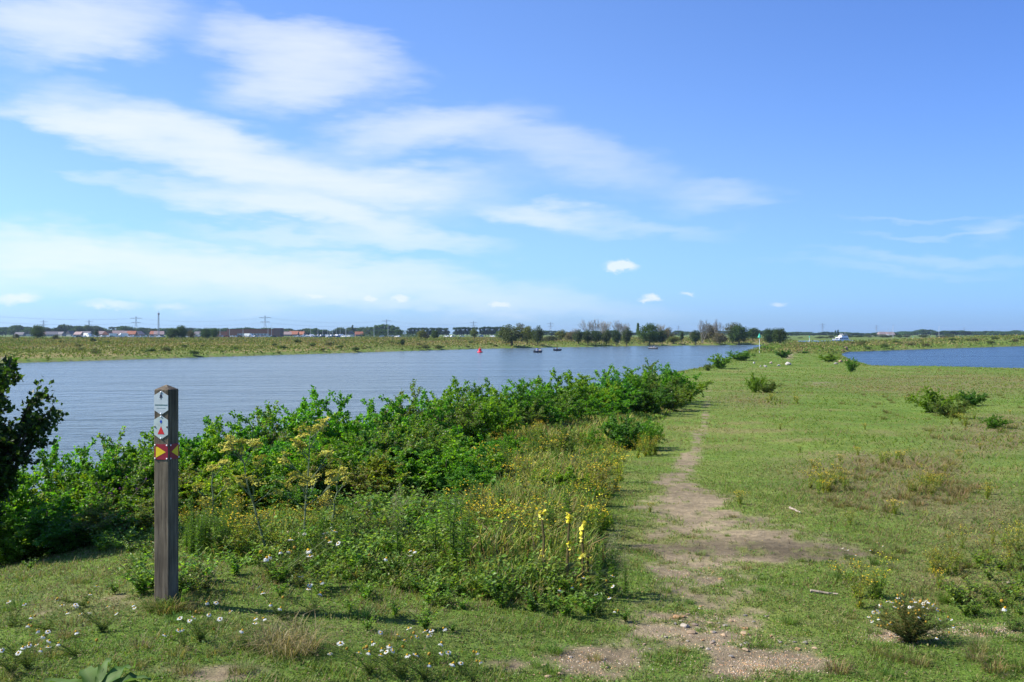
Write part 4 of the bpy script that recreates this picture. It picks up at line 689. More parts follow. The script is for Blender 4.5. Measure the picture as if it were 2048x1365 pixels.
scatter(TUFT, 14, [(300, 1203), (372, 1200), (378, 1228), (296, 1230)], rng, 'tuft of longer grass growing against the foot of the post', 'grass tufts at the foot of the post', .7, 1.3)
scatter(TUFT, 60, [(0, 1120), (560, 1190), (1000, 1240), (1230, 1260), (1180, 1362), (0, 1362)], rng, 'small tuft of longer grass on the short turf around the post', 'grass tufts on the turf around the post', .4, .9)
scatter(TUFT, 40, [(1240, 1060), (1480, 1010), (1700, 1120), (1640, 1200), (1650, 1362), (1200, 1362)], rng, 'small tuft of grass growing out of the worn bare earth', 'grass tufts on the bare earth', .3, .8)
scatter(TUFT, 60, [(1650, 1180), (1760, 1060), (2040, 1020), (2047, 1362), (1660, 1362)], rng, 'tuft of longer grass in the rough turf at the right', 'grass tufts at the right', .5, 1.2)
scatter(TUFT[1:2], 46, [(1640, 775), (2047, 762), (2047, 900), (1760, 880)], rng, 'rough olive-green grass tuft in the meadow before the pond', 'rough tufts in the meadow', 1.3, 2.4, 0, (1, .92, .8))
scatter(TUFT[2:], 56, [(1590, 930), (1900, 912), (1965, 1000), (1700, 1040)], rng, 'low brownish grass tuft in the dry patch of the meadow', 'brownish tufts in the meadow', .8, 1.6, 0, (1.1, .92, .95))
def make_straw_tuft():
    rng = np.random.default_rng(141); t = thing('dry_grass_tuft', 'tuft of dry straw-coloured grass on the turf right of the post', 'grass tuft', ground_at(575, 1300)); n = 620; r = .17 * np.sqrt(rng.random(n)); a = rng.uniform(0, 6.283, n); P = np.stack([r * np.cos(a), r * np.sin(a), 0 * r], 1)
    V, F, C = blades(P, rng.uniform(.05, .19, n) * rng.uniform(.5, 1.2, n), rng.uniform(.002, .0045, n), rng.uniform(.3, 2.4, n), a + rng.normal(0, 1.6, n), pick(rng, [(.30, .24, .11), (.24, .20, .08), (.36, .29, .15), (.14, .15, .05)], n, .15), two=True); link_mesh('straw_blades', V, F, M_GRASS, t, C)
make_straw_tuft()

# ------------------------------------------------------------------ stones and sticks
def rock_geo(rng, sz, C):
    import bmesh
    bm = bmesh.new(); bmesh.ops.create_icosphere(bm, subdivisions=2, radius=.5); V = np.array([v.co[:] for v in bm.verts]); F = [[v.index for v in f.verts] for f in bm.faces]; bm.free()
    k = rdir(rng, 9); o = rng.uniform(.28, .46, 9)
    for a, b in zip(k, o):
        d = V @ a; V = V - np.outer(np.maximum(d - b, 0) * .85, a)
    V = V * np.array(sz) * rng.uniform(.9, 1.1, (len(V), 1)); return Geo().add(V, F, np.array(C) * rng.uniform(.85, 1.15, (len(V), 1)))
def rock(px, py, sz, C, lab, seed, group=None, sink=.2):
    g = ground_at(px, py); o = rock_geo(np.random.default_rng(seed), sz, C).build('rock', M_ROCK); o.location = [float(v) for v in g + [0, 0, sz[2] * (.5 - sink)]]; o.rotation_euler = (0, 0, seed * 1.7); return tag(o, lab, 'rock', group)
rock(1058, 868, (.26, .2, .26), (.34, .26, .25), 'pale pinkish rock lying at the foot of the thicket', 1, None, .1)
for i, (px, py, w, h, lab) in enumerate(((1508, 728, .75, .5, 'pale boulder on the tongue of land, leftmost of its scatter'), (1531, 735, .8, .5, 'low pale boulder in the scatter on the tongue, front left'), (1542, 728, .9, .5, 'pinkish boulder at the back of the scatter on the tongue'), (1557, 733, .7, .45, 'small pale boulder in the middle of the scatter on the tongue'), (1577, 731, 1.5, .85, 'largest whitish boulder of the scatter on the tongue'), (1521, 734, .5, .3, 'smallest stone at the front of the scatter on the tongue'))): rock(px, py, (w * .75, w * .55, h * .8), (.36, .34, .30) if i != 2 else (.34, .26, .21), lab, 10 + i)
for i, (px, py, w, h, lab) in enumerate(((1692, 701, 1.3, 1.6, 'upright reddish sandy boulder at the corner of the pond'), (1686, 704, 1.1, .7, 'low reddish stone beside the upright one at the pond corner'), (1681, 725, .8, .5, 'reddish stone at the pond edge, left of its companion'), (1693, 724, .8, .45, 'reddish stone at the pond edge beside the scrubby bush'), (1672, 729, .8, .4, 'pale flat stone at the pond edge'))): rock(px, py, (w, w * .8, h), (.30, .19, .13) if i < 4 else (.32, .29, .25), lab, 30 + i)
rng = np.random.default_rng(151)
PEB = []
for s in range(6):
    g = rock_geo(np.random.default_rng(200 + s), (.05, .036, .026), [(.30, .22, .14), (.25, .19, .14), (.32, .28, .22), (.33, .20, .10), (.20, .18, .155), (.36, .26, .16)][s]); PEB.append(g)
GRAVEL_AREAS = [(1400, 1245, 130, 30), (1470, 1285, 170, 30), (1180, 1325, 110, 26), (1560, 1325, 110, 24), (1960, 1262, 100, 12), (1400, 1150, 120, 30), (1500, 1340, 90, 18), (1800, 1275, 80, 14)]
PX_OF = []
for i in range(90):                                                    # the larger stones, one by one
    cx, cy, rx, ry = GRAVEL_AREAS[rng.integers(len(GRAVEL_AREAS) if i > 60 else 2)]; px, py = rng.normal(cx, rx * .45), rng.normal(cy, ry * .5); g = ground_at(px, min(py, 1362)); k = rng.integers(6); s = rng.uniform(.3, .85) if i > 9 else rng.uniform(.9, 1.4)
    me = None
    if i < 6: o = PEB[i].build('stone', M_ROCK); PX_OF.append(o)
    else: o = PX_OF[k].copy(); COL.objects.link(o)
    o.location = [float(v) for v in g + [0, 0, .006 * s]]; o.scale = (s, s, s * rng.uniform(.7, 1.1)); o.rotation_euler = (0, 0, rng.uniform(0, 6.28)); tag(o, 'small rounded stone on the bare earth of the worn path', 'stone', 'stones on the worn path')
G = Geo(); n = 5200; idx = rng.integers(len(GRAVEL_AREAS), size=n)
ar = np.array(GRAVEL_AREAS, float)[idx]; px, py = rng.normal(ar[:, 0], ar[:, 2] * .55), np.clip(rng.normal(ar[:, 1], ar[:, 3] * .6), 1000, 1364); P0 = np.array([ground_at(a, b) for a, b in zip(px, py)]); s = rng.uniform(.07, .26, n)
octv = np.array([(1, 0, 0), (0, 1, 0), (-1, 0, 0), (0, -1, 0), (0, 0, .7)]) * .028; V = (P0[:, None] + octv[None] * s[:, None, None] * rng.uniform(.6, 1.3, (n, 5, 1))).reshape(-1, 3); b = np.arange(n)[:, None] * 5
G.add(V, np.concatenate([b + [[0, 1, 4]], b + [[1, 2, 4]], b + [[2, 3, 4]], b + [[3, 0, 4]]]), np.repeat(pick(rng, [(.36, .26, .16), (.28, .21, .15), (.42, .35, .26), (.40, .24, .12)], n, .15), 5, 0)); tag(G.build('gravel', M_ROCK), kind='stuff')
def stick(a, b, r, lab, seed):
    rng = np.random.default_rng(seed); A, B = ground_at(*a), ground_at(*b); t = np.linspace(0, 1, 7)[:, None]; P = A + (B - A) * t + rng.normal(0, .012, (7, 3)) * [1, 1, .3] + [0, 0, r * 1.2]; tag(Geo().tube(P, np.linspace(r, r * .5, 7), 6, (.30, .25, .19)).build('fallen_stick', M_BARK), lab, 'stick')
stick((1580, 1019), (1602, 1029), .014, 'short pale stick lying on the turf at the edge of the bare earth', 1); stick((1622, 1187), (1675, 1192), .011, 'long pale stick lying on the turf right of the worn path', 2); stick((2010, 1169), (2040, 1171), .010, 'pale stick lying in the rough grass at the right edge', 3); stick((920, 985), (700, 1014), .008, 'bare twig poking out of the tangle in front of the thicket', 4) if False else None

# ------------------------------------------------------------------ on the water
def hull_geo(L, B, Hh, C, C2=None, draft=.12, sheer=.25, n=13, transom=.75, flare=.8):
    """boat hull along +x (bow at +L/2): stations with a rounded V section, open top edge turned in to a gunwale and a floor"""
    G = Geo(); xs = np.linspace(-L / 2, L / 2, n); V = []; Cc = []
    for x in xs:
        u = (x + L / 2) / L; wdt = B / 2 * (transom + (1 - transom) * min(1, u * 3)) * (1 - max(0, (u - .5) / .5) ** 2.4) + .01; top = Hh * (1 + sheer * max(0, (u - .3) / .7) ** 2); kz = -draft + (draft + top) * max(0, (u - .72) / .28) ** 2.5 * .8
        sec = [(0, kz), (wdt * flare * .8, kz + .05), (wdt * (flare * .5 + .5), (kz + top) * .5), (wdt, top), (wdt * .90, top), (wdt * .84, max(top - .28, kz + .08)), (0, max(top - .30, kz + .07))]
        V += [(x, a, b) for a, b in sec] + [(x, -a, b) for a, b in sec[::-1]]; Cc += [C] * 3 + [C2 or C] * 8 + [C] * 3
    m = 14; F = []
    for i in range(n - 1):
        for j in range(m): F.append((i * m + j, i * m + (j + 1) % m, (i + 1) * m + (j + 1) % m, (i + 1) * m + j))
    G.add(V, F, np.array(Cc)); V = np.array(V)
    G.add(np.concatenate([V[:m], [V[:m].mean(0)]]), [(j, (j + 1) % m, m) for j in range(m)], C); G.add(np.concatenate([V[-m:], [V[-m:].mean(0)]]), [((j + 1) % m, j, m) for j in range(m)], C); return G
def person(lab, loc, rz, jacket, trousers, seed, group=None):
    """a seated figure in one skinned body, with jacket, trousers and hair over it"""
    t = thing('person', lab, 'person', loc, rz)
    J = {'pelvis': (0, 0, .42), 'waist': (0, 0, .60), 'chest': (.03, 0, .82), 'neck': (.04, 0, .95), 'head': (.06, 0, 1.08), 'crown': (.06, 0, 1.17)}
    for s, q in ((1, 'l'), (-1, 'r')): J.update({'sho' + q: (.03, .18 * s, .88), 'elb' + q: (.10, .24 * s, .64), 'wri' + q: (.30, .15 * s, .58), 'han' + q: (.38, .13 * s, .57), 'hip' + q: (.04, .10 * s, .42), 'kne' + q: (.44, .12 * s, .46), 'ank' + q: (.46, .12 * s, .08), 'toe' + q: (.62, .13 * s, .05)})
    E = [('pelvis', 'waist'), ('waist', 'chest'), ('chest', 'neck'), ('neck', 'head'), ('head', 'crown')]
    for q in 'lr': E += [('chest', 'sho' + q), ('sho' + q, 'elb' + q), ('elb' + q, 'wri' + q), ('wri' + q, 'han' + q), ('pelvis', 'hip' + q), ('hip' + q, 'kne' + q), ('kne' + q, 'ank' + q), ('ank' + q, 'toe' + q)]
    Rr = dict(pelvis=.14, waist=.125, chest=.15, neck=.055, head=.095, crown=.075); Rr.update({k + q: v for k, v in dict(sho=.075, elb=.05, wri=.035, han=.04, hip=.10, kne=.07, ank=.045, toe=.04).items() for q in 'lr'})
    def skin(name, keys, col, extra):
        keys = [k for k in J if k in keys]; me = bpy.data.meshes.new(name); me.from_pydata([J[k] for k in keys], [(keys.index(a), keys.index(b)) for a, b in E if a in keys and b in keys], []); o = bpy.data.objects.new(name, me); COL.objects.link(o); o.parent = t
        md = o.modifiers.new('skin', 'SKIN'); lay = me.skin_vertices[0].data if me.skin_vertices else None
        if lay is None:
            bpy.context.view_layer.objects.active = o; bpy.ops.object.select_all(action='DESELECT'); lay = None
        m2, tr, oo = new_mat(name + '_cloth'); p = N(tr, 'ShaderNodeBsdfPrincipled'); p.inputs['Roughness'].default_value = .8; nz = N(tr, 'ShaderNodeTexNoise'); nz.inputs['Scale'].default_value = 25; mxx = N(tr, 'ShaderNodeMix', data_type='RGBA'); mxx.inputs[6].default_value = (*[c * .85 for c in col], 1); mxx.inputs[7].default_value = (*[min(1, c * 1.15) for c in col], 1); link(tr, nz.outputs[0], mxx.inputs[0]); link(tr, mxx.outputs[2], p.inputs['Base Color']); link(tr, p.outputs[0], oo.inputs[0]); me.materials.append(m2)
        if me.skin_vertices:
            for i, k in enumerate(keys): me.skin_vertices[0].data[i].radius = (Rr[k] + extra,) * 2
            me.skin_vertices[0].data[0].use_root = True
        sb = o.modifiers.new('smooth', 'SUBSURF'); sb.levels = sb.render_levels = 1; return o
    skin('body', list(J), (.50, .30, .21), 0); skin('jacket', ['waist', 'chest', 'shol', 'shor', 'elbl', 'elbr', 'wril', 'wrir'], jacket, .018); skin('trousers', ['pelvis', 'hipl', 'hipr', 'knel', 'kner', 'ankl', 'ankr'], trousers, .014)
    Geo().lathe([(.001, 1.22), (.06, 1.205), (.098, 1.15), (.104, 1.09), (.09, 1.05)], 10, (.06, .04, .025), 0, (.045, 0, 0)).build('hair', M_SKIN, t, True); return t
def on_water(px, py, z=0.0): d = (EYE - z) / (py - PY0) * FOC; return np.array([(px - PX0) / FOC * d, d, z])
def small_boat(px, py, rz, L, lab, C, outboard=True):
    p = on_water(px, py); t = thing('motor_dinghy', lab, 'boat', p, rz); hull_geo(L, L * .36, .48, C, (.12, .13, .15)).build('hull', M_PAINT, t, True)
    G = Geo(); G.box((-L * .22, 0, .30), (.28, L * .28, .05), (.3, .25, .18)); G.box((L * .10, 0, .30), (.28, L * .28, .05), (.3, .25, .18)); G.build('bench', M_PAINT, t)
    if outboard:
        G = Geo(); G.box((-L / 2 - .1, 0, .62), (.26, .24, .36), (.02, .02, .025), 0, 0, .7); G.box((-L / 2 - .1, 0, .2), (.10, .06, .6), (.03, .03, .03)); G.build('outboard_motor', M_PAINT, t)
    return p
b1 = small_boat(1077, 705.5, R(52), 3.5, 'small dark motor dinghy carrying a person in bright blue', (.015, .025, .05))
def at_boat(p, rz, x, y, z): return (p[0] + x * math.cos(rz) - y * math.sin(rz), p[1] + x * math.sin(rz) + y * math.cos(rz), z)
person('person in a bright blue jacket sitting at the stern of a small dinghy', at_boat(b1, R(52), -.75, 0, .16), R(52), (.02, .14, .62), (.25, .30, .4), 1); person('person in grey sitting low in the bow of the small dinghy', at_boat(b1, R(52), .75, 0, -.08), R(232), (.35, .33, .30), (.10, .10, .12), 2)
g = Geo(); rw_, rl = .3, 1.0; g.lathe([(.0, 0), (.18, 0), (.20, .3), (.0, .3)], 12, (.03, .03, .03)); 
b2 = small_boat(1116, 702.0, R(45), 3.3, 'small dark boat with low figures, right of the dinghy with the blue jacket', (.012, .018, .04)); person('person in dark clothes sitting in the middle of the small dark boat', at_boat(b2, R(45), -.2, .1, .02), R(225), (.03, .03, .05), (.03, .03, .04), 3)
b3 = small_boat(1305, 698.5, R(138), 3.6, 'dark open boat passing in front of the big dark bank tree', (.008, .014, .035)); person('person in a light shirt sitting in the dark open boat', at_boat(b3, R(138), -.8, 0, .06), R(138), (.55, .52, .55), (.1, .1, .15), 4); person('person in grey sitting forward in the dark open boat', at_boat(b3, R(138), .4, .1, .0), R(-42), (.22, .22, .26), (.1, .1, .12), 5)
def make_buoy():
    t = thing('channel_buoy', 'red can-shaped channel buoy floating on the river', 'buoy', on_water(960, 705.5)); Geo().lathe([(0, -.4), (.62, -.4), (.72, -.1), (.74, .15), (.62, .30), (.40, .34), (.40, .95), (.36, 1.0), (0, 1.0)], 18, (.72, .02, .05)).build('float', M_PAINT, t, False)
    g = Geo(); g.tube([(0, 0, 1.0), (0, 0, 1.22)], .05, 8, (.6, .03, .05)); g.lathe([(0, 1.2), (.14, 1.2), (.14, 1.42), (0, 1.42)], 10, (.75, .03, .05)); g.build('top_mark', M_PAINT, t)
make_buoy()
def beacon(px, pb, ptop, lab, water=False, d=None):
    p = on_water(px, pb) if water else ground_at(px, pb); h = (pb - ptop) / FOC * p[1]; t = thing('channel_beacon', lab, 'beacon', p); k = .06 if not water else .12
    Geo().tube([(0, 0, -.5), (0, 0, h * .8)], [k, k * .8], 10, (.78, .80, .80)).build('pole', M_PAINT, t)
    g = Geo(); r = h * .09; g.lathe([(0, h * .78), (r, h * .78), (r * .96, h * .80), (0.02, h)], 14, (.01, .42, .28)); g.build('cone_topmark', M_PAINT, t)
    if water: Geo().lathe([(0, -.5), (1.1, -.5), (1.25, 0), (1.1, .45), (.3, .7), (0, .7)], 16, (.65, .62, .60)).build('float', M_PAINT, t)
beacon(1519, 706, 667, 'white pole with a green cone on top standing on the tongue shore'); beacon(1619, 686.5, 672, 'white pole with a green cone on a pale float, far out on the bend', True); beacon(1826, 680, 672.5, 'short green-topped marker on the strip beyond the pond')
def make_cruiser():
    p = on_water(1680, 685.6); t = thing('motor_cruiser', 'white two-deck motor cruiser coming along the far reach of the river', 'boat', p, R(-152)); t.scale = (1, 1, 1.15); Wt, Gy = (.82, .83, .85), (.03, .05, .08); L = 13.5
    hull_geo(L, 4.0, 1.45, Wt, (.7, .7, .68), .5, .3, 15, .9).build('hull', M_PAINT, t, True)
    Geo().box((-1.2, 0, 1.20), (10.2, 3.3, .06), (.7, .7, .68)).build('deck', M_PAINT, t)
    Geo().box((-1.6, 0, 1.95), (7.6, 3.0, 1.45), Wt, 0, 0, .93).build('saloon', M_PAINT, t); Geo().box((-2.4, 0, 3.05), (5.0, 2.9, .75), Wt, 0, 0, .9).build('flybridge', M_PAINT, t); Geo().box((-2.6, 0, 4.15), (3.4, 2.7, .14), Wt).build('hardtop', M_PAINT, t)
    for s in (1, -1):
        for x in (-4.0, -2.3, -.6, .9): Geo().box((x, s * 1.475, 2.05), (1.1, .06, .55), Gy).build('side_window', M_GLASS, t)
        for x in (-4.0, -1.2): Geo().tube([(x, s * 1.2, 3.4), (x, s * 1.2, 4.1)], .05, 6, (.7, .7, .7)).build('hardtop_post', M_STEEL, t)
        Geo().tube([(0, s * 1.75, 1.4), (0, s * 1.75, 2.0), (4.5, s * 1.2, 2.25), (6.3, 0, 2.4)], .03, 5, (.75, .75, .75)).build('bow_rail', M_STEEL, t)
        Geo().box((2.4, s * 1.5, .75), (5.0, .05, .12), (.02, .05, .2)).build('stripe', M_PAINT, t) if False else None
    Geo().box((2.16, 0, 2.08), (.06, 2.3, .6), Gy).build('windscreen', M_GLASS, t); Geo().tube([(-3.8, 0, 4.2), (-4.0, 0, 6.0)], .05, 6, (.7, .7, .7)).build('mast', M_STEEL, t)
make_cruiser()

# ------------------------------------------------------------------ trees across the river
def crown_geo(rng, n, H_, W_, z0, leaf, cols, kind='round', clumps=26):
    """leaf-sized faces gathered in clumps through the crown's volume"""
    c = rdir(rng, clumps) * rng.uniform(.35, 1.0, (clumps, 1)) ** .6
    if kind == 'cone': c[:, 2] = rng.uniform(-1, 1, clumps); k = np.clip(.95 - .5 * (c[:, 2] + 1), .12, 1); c[:, :2] = rdir(rng, clumps)[:, :2] * k[:, None]
    ctr = c * [W_ / 2 * .80, W_ / 2 * .80, (H_ - z0) / 2 * .84] + [0, 0, (H_ + z0) / 2]; rad = rng.uniform(.13, .27, clumps) * W_ * (.75 if kind == 'cone' else 1); which = rng.choice(clumps, n, p=rad ** 2 / (rad ** 2).sum()); tint = rng.uniform(.78, 1.22, clumps)
    P = ctr[which] + rdir(rng, n) * (rad[which] * rng.random(n) ** .45)[:, None] * [1, 1, .85]; P[:, 2] = np.maximum(P[:, 2], z0 * .6); out = unit(P - [0, 0, (H_ + z0) / 2]); V, F = leaves(P, rdir(rng, n), unit(rdir(rng, n) * .8 + out * .6 + [0, 0, .5]), leaf * rng.uniform(.6, 1.4, n), leaf * .75, .1)
    C = pick(rng, cols, n, .15) * tint[which][:, None]; return Geo().add(V, F, np.repeat(C, 4, 0)), ctr
def tree_maker(seed, H_, W_, z0, n, leaf, cols, kind='round', name='bank_tree', clumps=26, limbs=8, sparse=False):
    def make():
        rng = np.random.default_rng(seed); t = thing(name, 'leafy tree across the river', 'tree'); Cg, ctr = crown_geo(rng, n, H_, W_, z0, leaf, cols, kind, clumps); T = Geo(); tk = .022 * H_ + .05
        T.tube([(0, 0, -.3), (.03 * H_ * rng.normal(0, .3), 0, z0 + .1 * H_), (0, 0, H_ * .55), (0, 0, H_ * .86)], [tk, tk * .8, tk * .5, tk * .12], 6, (.10, .08, .06))
        for q in ctr[:limbs]: s = rng.uniform(.2, .5); T.tube([(0, 0, z0 + (q[2] - z0) * s), q * [.55, .55, .85] + [0, 0, .05 * H_], q], [tk * .4, tk * .22, tk * .06], 4, (.10, .08, .06))
        T.build('trunk', M_BARK, t); Cg.build('crown', M_FAR, t); return t
    return Pool(make)
OAK = [(.055, .10, .02), (.072, .125, .025), (.042, .08, .017)]; OLIVE = [(.085, .105, .03), (.10, .12, .035), (.07, .09, .03)]; DARKG = [(.045, .078, .024), (.058, .095, .028)]; LIME = [(.13, .15, .025), (.16, .165, .03), (.10, .13, .025)]; RUST = [(.15, .125, .065), (.125, .12, .055), (.17, .14, .075)]
T_OAK = tree_maker(301, 9, 9.5, 1.0, 5200, .42, OAK, clumps=34); T_WIL = tree_maker(302, 8, 6.5, 1.4, 3000, .36, OLIVE); T_UP = tree_maker(303, 8, 4.2, .8, 2400, .34, DARKG, 'cone'); T_LIME = tree_maker(304, 7, 5.5, .9, 2600, .36, LIME); T_DRK = tree_maker(305, 8, 5.4, .7, 3200, .36, DARKG); T_RUST = tree_maker(306, 5, 6, .3, 2200, .34, RUST, 'round', 'bank_bush'); T_GREY = tree_maker(307, 9, 6.5, 1.2, 2200, .34, [(.12, .125, .075), (.14, .14, .09), (.10, .11, .06)])
def bare_maker(seed, H_=11, spread=.5):
    def make():
        rng = np.random.default_rng(seed); t = thing('bare_tree', 'leafless tree across the river', 'tree'); T, B = Geo(), Geo(); col = (.28, .26, .22)
        def grow(p, d, ln, r, lev):
            q = p + d * ln; m = (p + q) / 2 + rng.normal(0, .05 * ln, 3); (T if lev < 2 else B).tube([p, m, q], [r, r * .8, r * .62], 5 if lev < 2 else 3, col)
            if lev >= 5: return
            for k in range(3 if lev < 4 else 2):
                d2 = unit((d + rdir(rng, 1)[0] * spread * (1.0 if lev else .8) + [0, 0, .22])[None])[0]; grow(q if k < 2 else m, d2, ln * rng.uniform(.66, .86), max(r * .6, .028), lev + 1)
        for k in range(3): grow(np.array([rng.normal(0, .15), rng.normal(0, .15), -.2]), unit(np.array([[rng.normal(0, .3), rng.normal(0, .3), 1]]))[0], H_ * .26, .17, 0)
        T.build('trunk', M_BARK, t); B.build('branches', M_BARK, t); return t
    return Pool(make)
BARE = [bare_maker(321), bare_maker(322, 11, .62), bare_maker(323, 11, .42)]
def put_tree(pool, px, pb, ptop, wpx, Hn, Wn, lab, group=None, color=None, d=None):
    p = ground_at(px, pb) if d is None else on_ground(px, d); h = EYE - (ptop - PY0) / FOC * p[1] - p[2]; w = wpx / FOC * p[1]; return pool.put(p, rng.uniform(0, 6.28), (w / Wn, w / Wn, h / Hn), lab, group, color)
BANK = [(T_WIL, 1024, 693, 650, 62, 8, 6.5, 'grey-green bank tree with a dark forked trunk, leftmost of the far bank row'), (T_GREY, 1044, 684, 645, 34, 9, 6.5, 'pale tree standing behind the leftmost bank tree'), (T_LIME, 1054, 690, 654, 30, 7, 5.5, 'yellowish bank tree right of the leftmost one'), (T_WIL, 1075, 692, 652, 30, 8, 6.5, 'thin-crowned upright bank tree above the two small boats', (.7, .8, .8)), (T_RUST, 1098, 685, 672, 44, 5, 6, 'low grey scrub on the far bank above the small boats', (.7, .9, .8)), (T_LIME, 1122, 682, 660, 28, 7, 5.5, 'yellow-green rounded tree set back from the far bank', (.9, .9, .9)), (T_RUST, 1143, 684, 663, 30, 5, 6, 'brownish bush between yellow-green and grey trees on the far bank'), (T_WIL, 1156, 690, 660, 26, 8, 6.5, 'dark slender bank tree left of the leafless group', (.55, .7, .7)), (T_WIL, 1176, 690, 660, 32, 8, 6.5, 'dark leafy bank tree under the left leafless trees', (.6, .75, .7)), (T_DRK, 1192, 690, 661, 24, 8, 5.4, 'dark bushy bank tree, second under the leafless trees', (1.2, 1.2, 1.2)), (T_WIL, 1212, 691, 660, 28, 8, 6.5, 'olive bank tree, third under the leafless trees', (.7, .8, .75)), (T_DRK, 1232, 692, 659, 24, 8, 5.4, 'dark bank tree in the gap of the leafless group', (1.1, 1.15, 1.2)), (T_WIL, 1253, 692, 656, 26, 8, 6.5, 'leafy bank tree at the right end of the leafless group', (.62, .75, .72)), (T_UP, 1276, 680, 645, 13, 8, 4.2, 'thin pointed conifer behind the far bank', (1.8, 1.9, 2)), (T_OAK, 1299, 692, 647, 50, 9, 9.5, 'biggest rounded dark green tree on the far bank, behind the dark open boat'), (T_DRK, 1324, 692, 660, 24, 8, 5.4, 'dark tree touching the right side of the biggest bank tree'), (T_RUST, 1337, 684, 656, 26, 5, 6, 'reddish brown thinning tree behind the biggest bank tree'), (T_LIME, 1348, 688, 673, 28, 7, 5.5, 'yellowish low bush at the waterline right of the biggest bank tree'), (T_UP, 1364, 686, 664, 15, 8, 4.2, 'small dark pointed tree on the far bank'), (T_DRK, 1391, 691, 660, 22, 8, 5.4, 'dark conical bank tree standing by the water'), (T_RUST, 1418, 684, 650, 42, 5, 6, 'round brownish tree under the right leafless trees', (.75, .8, .8)), (T_LIME, 1408, 683, 664, 18, 7, 5.5, 'yellow bush beside the round brownish tree'), (T_RUST, 1440, 690, 666, 34, 5, 6, 'brown scrub at the water right of the round brownish tree'), (T_GREY, 1465, 687, 643, 40, 9, 6.5, 'pale feathery willow rising behind the dark tree'), (T_OAK, 1478, 690, 650, 46, 9, 9.5, 'broad dark green tree in front of the pale feathery willow', (.75, .8, .8)), (T_DRK, 1506, 683, 655, 30, 8, 5.4, 'dark tree in the gap left of the beacon pole', (1.5, 1.5, 1.5)), (T_OAK, 1540, 690, 657, 36, 9, 9.5, 'dark olive tree, left of the twin trees at the end of the bank', (.62, .68, .7)), (T_OAK, 1560, 690, 656, 34, 9, 9.5, 'brownish olive tree, right of the twin trees at the end of the bank', (.75, .66, .65)), (T_GREY, 1385, 684, 662, 16, 9, 6.5, 'pale thin tree beside the dark conical bank tree'),
        (T_DRK, 805, 693, 678, 12, 8, 5.4, 'small dark tree alone on the grassy far bank'), (T_LIME, 843, 679, 660, 20, 7, 5.5, 'yellow tree at the edge of the far meadow'), (T_RUST, 853, 679, 667, 16, 5, 6, 'reddish bush next to the yellow tree on the far meadow'), (T_OAK, 870, 679, 660, 18, 9, 9.5, 'green rounded tree right of the yellow tree on the far meadow'), (T_LIME, 949, 679, 658, 18, 7, 5.5, 'lime green tree in the far meadow left of the red buoy', (.9, 1.05, 1)), (T_OAK, 1003, 678, 662, 28, 9, 9.5, 'light green round tree in the far meadow above the red buoy', (1.5, 1.35, 1.2)),
        (T_OAK, 75, 679, 650, 32, 9, 9.5, 'broad-crowned tree on a clear trunk in the far meadow at the left', (1.1, 1.05, 1)), (T_RUST, 112, 681, 670, 15, 5, 6, 'round dark bush alone in the far meadow at the left', (.5, .7, .6)), (T_DRK, 186, 686, 676, 14, 8, 5.4, 'small dark bush on the far bank in front of the parked vehicles', (1.3, 1.3, 1.2)), (T_RUST, 32, 679, 668, 14, 5, 6, 'brown-green bush at the far left of the far meadow', (.6, .75, .6)), (T_DRK, 193, 676, 658, 11, 8, 5.4, 'dark narrow tree behind the parked vehicles'), 
        (T_OAK, 345, 679, 656, 26, 9, 9.5, 'dark tree, left of the clump beside the village', (.9, .9, .9)), (T_OAK, 362, 679, 651, 26, 9, 9.5, 'tallest tree of the clump beside the village', (.85, .9, .95)), (T_RUST, 382, 678, 661, 20, 5, 6, 'greyish brown tree right of the clump beside the village', (.7, .75, .7)), (T_OAK, 412, 679, 656, 24, 9, 9.5, 'dark green tree between the clump and the brick hall', (.9, .95, .9)), (T_OAK, 428, 678, 657, 20, 9, 9.5, 'dark green tree standing close left of the brick hall', (.9, .95, .9))]
for b in BANK: put_tree(b[0], b[1], b[2], b[3], b[4], b[5], b[6], b[7], None, b[8] if len(b) > 8 else (1, 1, 1))
for k, px, pt, wpx, lab in ((0, 1187, 632, 42, 'leafless grey tree, leftmost of the far bank leafless group'), (1, 1207, 634, 40, 'leafless grey tree, second of the far bank leafless group'), (2, 1238, 636, 40, 'leafless grey tree, third of the far bank leafless group'), (0, 1252, 641, 30, 'smaller leafless tree at the right of the far bank leafless group'), (1, 1318, 641, 30, 'leafless tree rising behind the biggest bank tree'), (0, 1404, 634, 32, 'leaning leafless tree left of the round brownish tree'), (2, 1436, 633, 26, 'leafless tree right of the round brownish tree'), (1, 1150, 651, 22, 'small leafless tree near the left end of the leafless group')):
    put_tree(BARE[k], px, 686.5, pt, wpx, 11, 8, lab)

FT = [tree_maker(401, 12, 11, .2, 2000, .85, OAK, 'round', 'distant_tree', 24, 4), tree_maker(402, 12, 9, .2, 1700, .85, [(.04, .075, .018), (.055, .09, .025)], 'round', 'distant_tree', 20, 4), tree_maker(403, 14, 7, .2, 1700, .85, OAK, 'round', 'distant_tree', 20, 4), tree_maker(404, 13, 6, .2, 1500, .8, DARKG, 'cone', 'distant_tree', 18, 3)]
FD = [(12, 11), (12, 9), (14, 7), (13, 6)]
def far_tree(px, ptop, d, wpx, k, lab, group, color=None):
    p = on_ground(px, d); h = max(EYE - (ptop - PY0) / FOC * d - p[2], 3); w = wpx / FOC * d; return FT[k].put(p, rng.uniform(0, 6.28), (w / FD[k][1], w / FD[k][1], h / FD[k][0]), lab, group, color or (rng.uniform(.8, 1.15), rng.uniform(.85, 1.1), rng.uniform(.8, 1.2)))
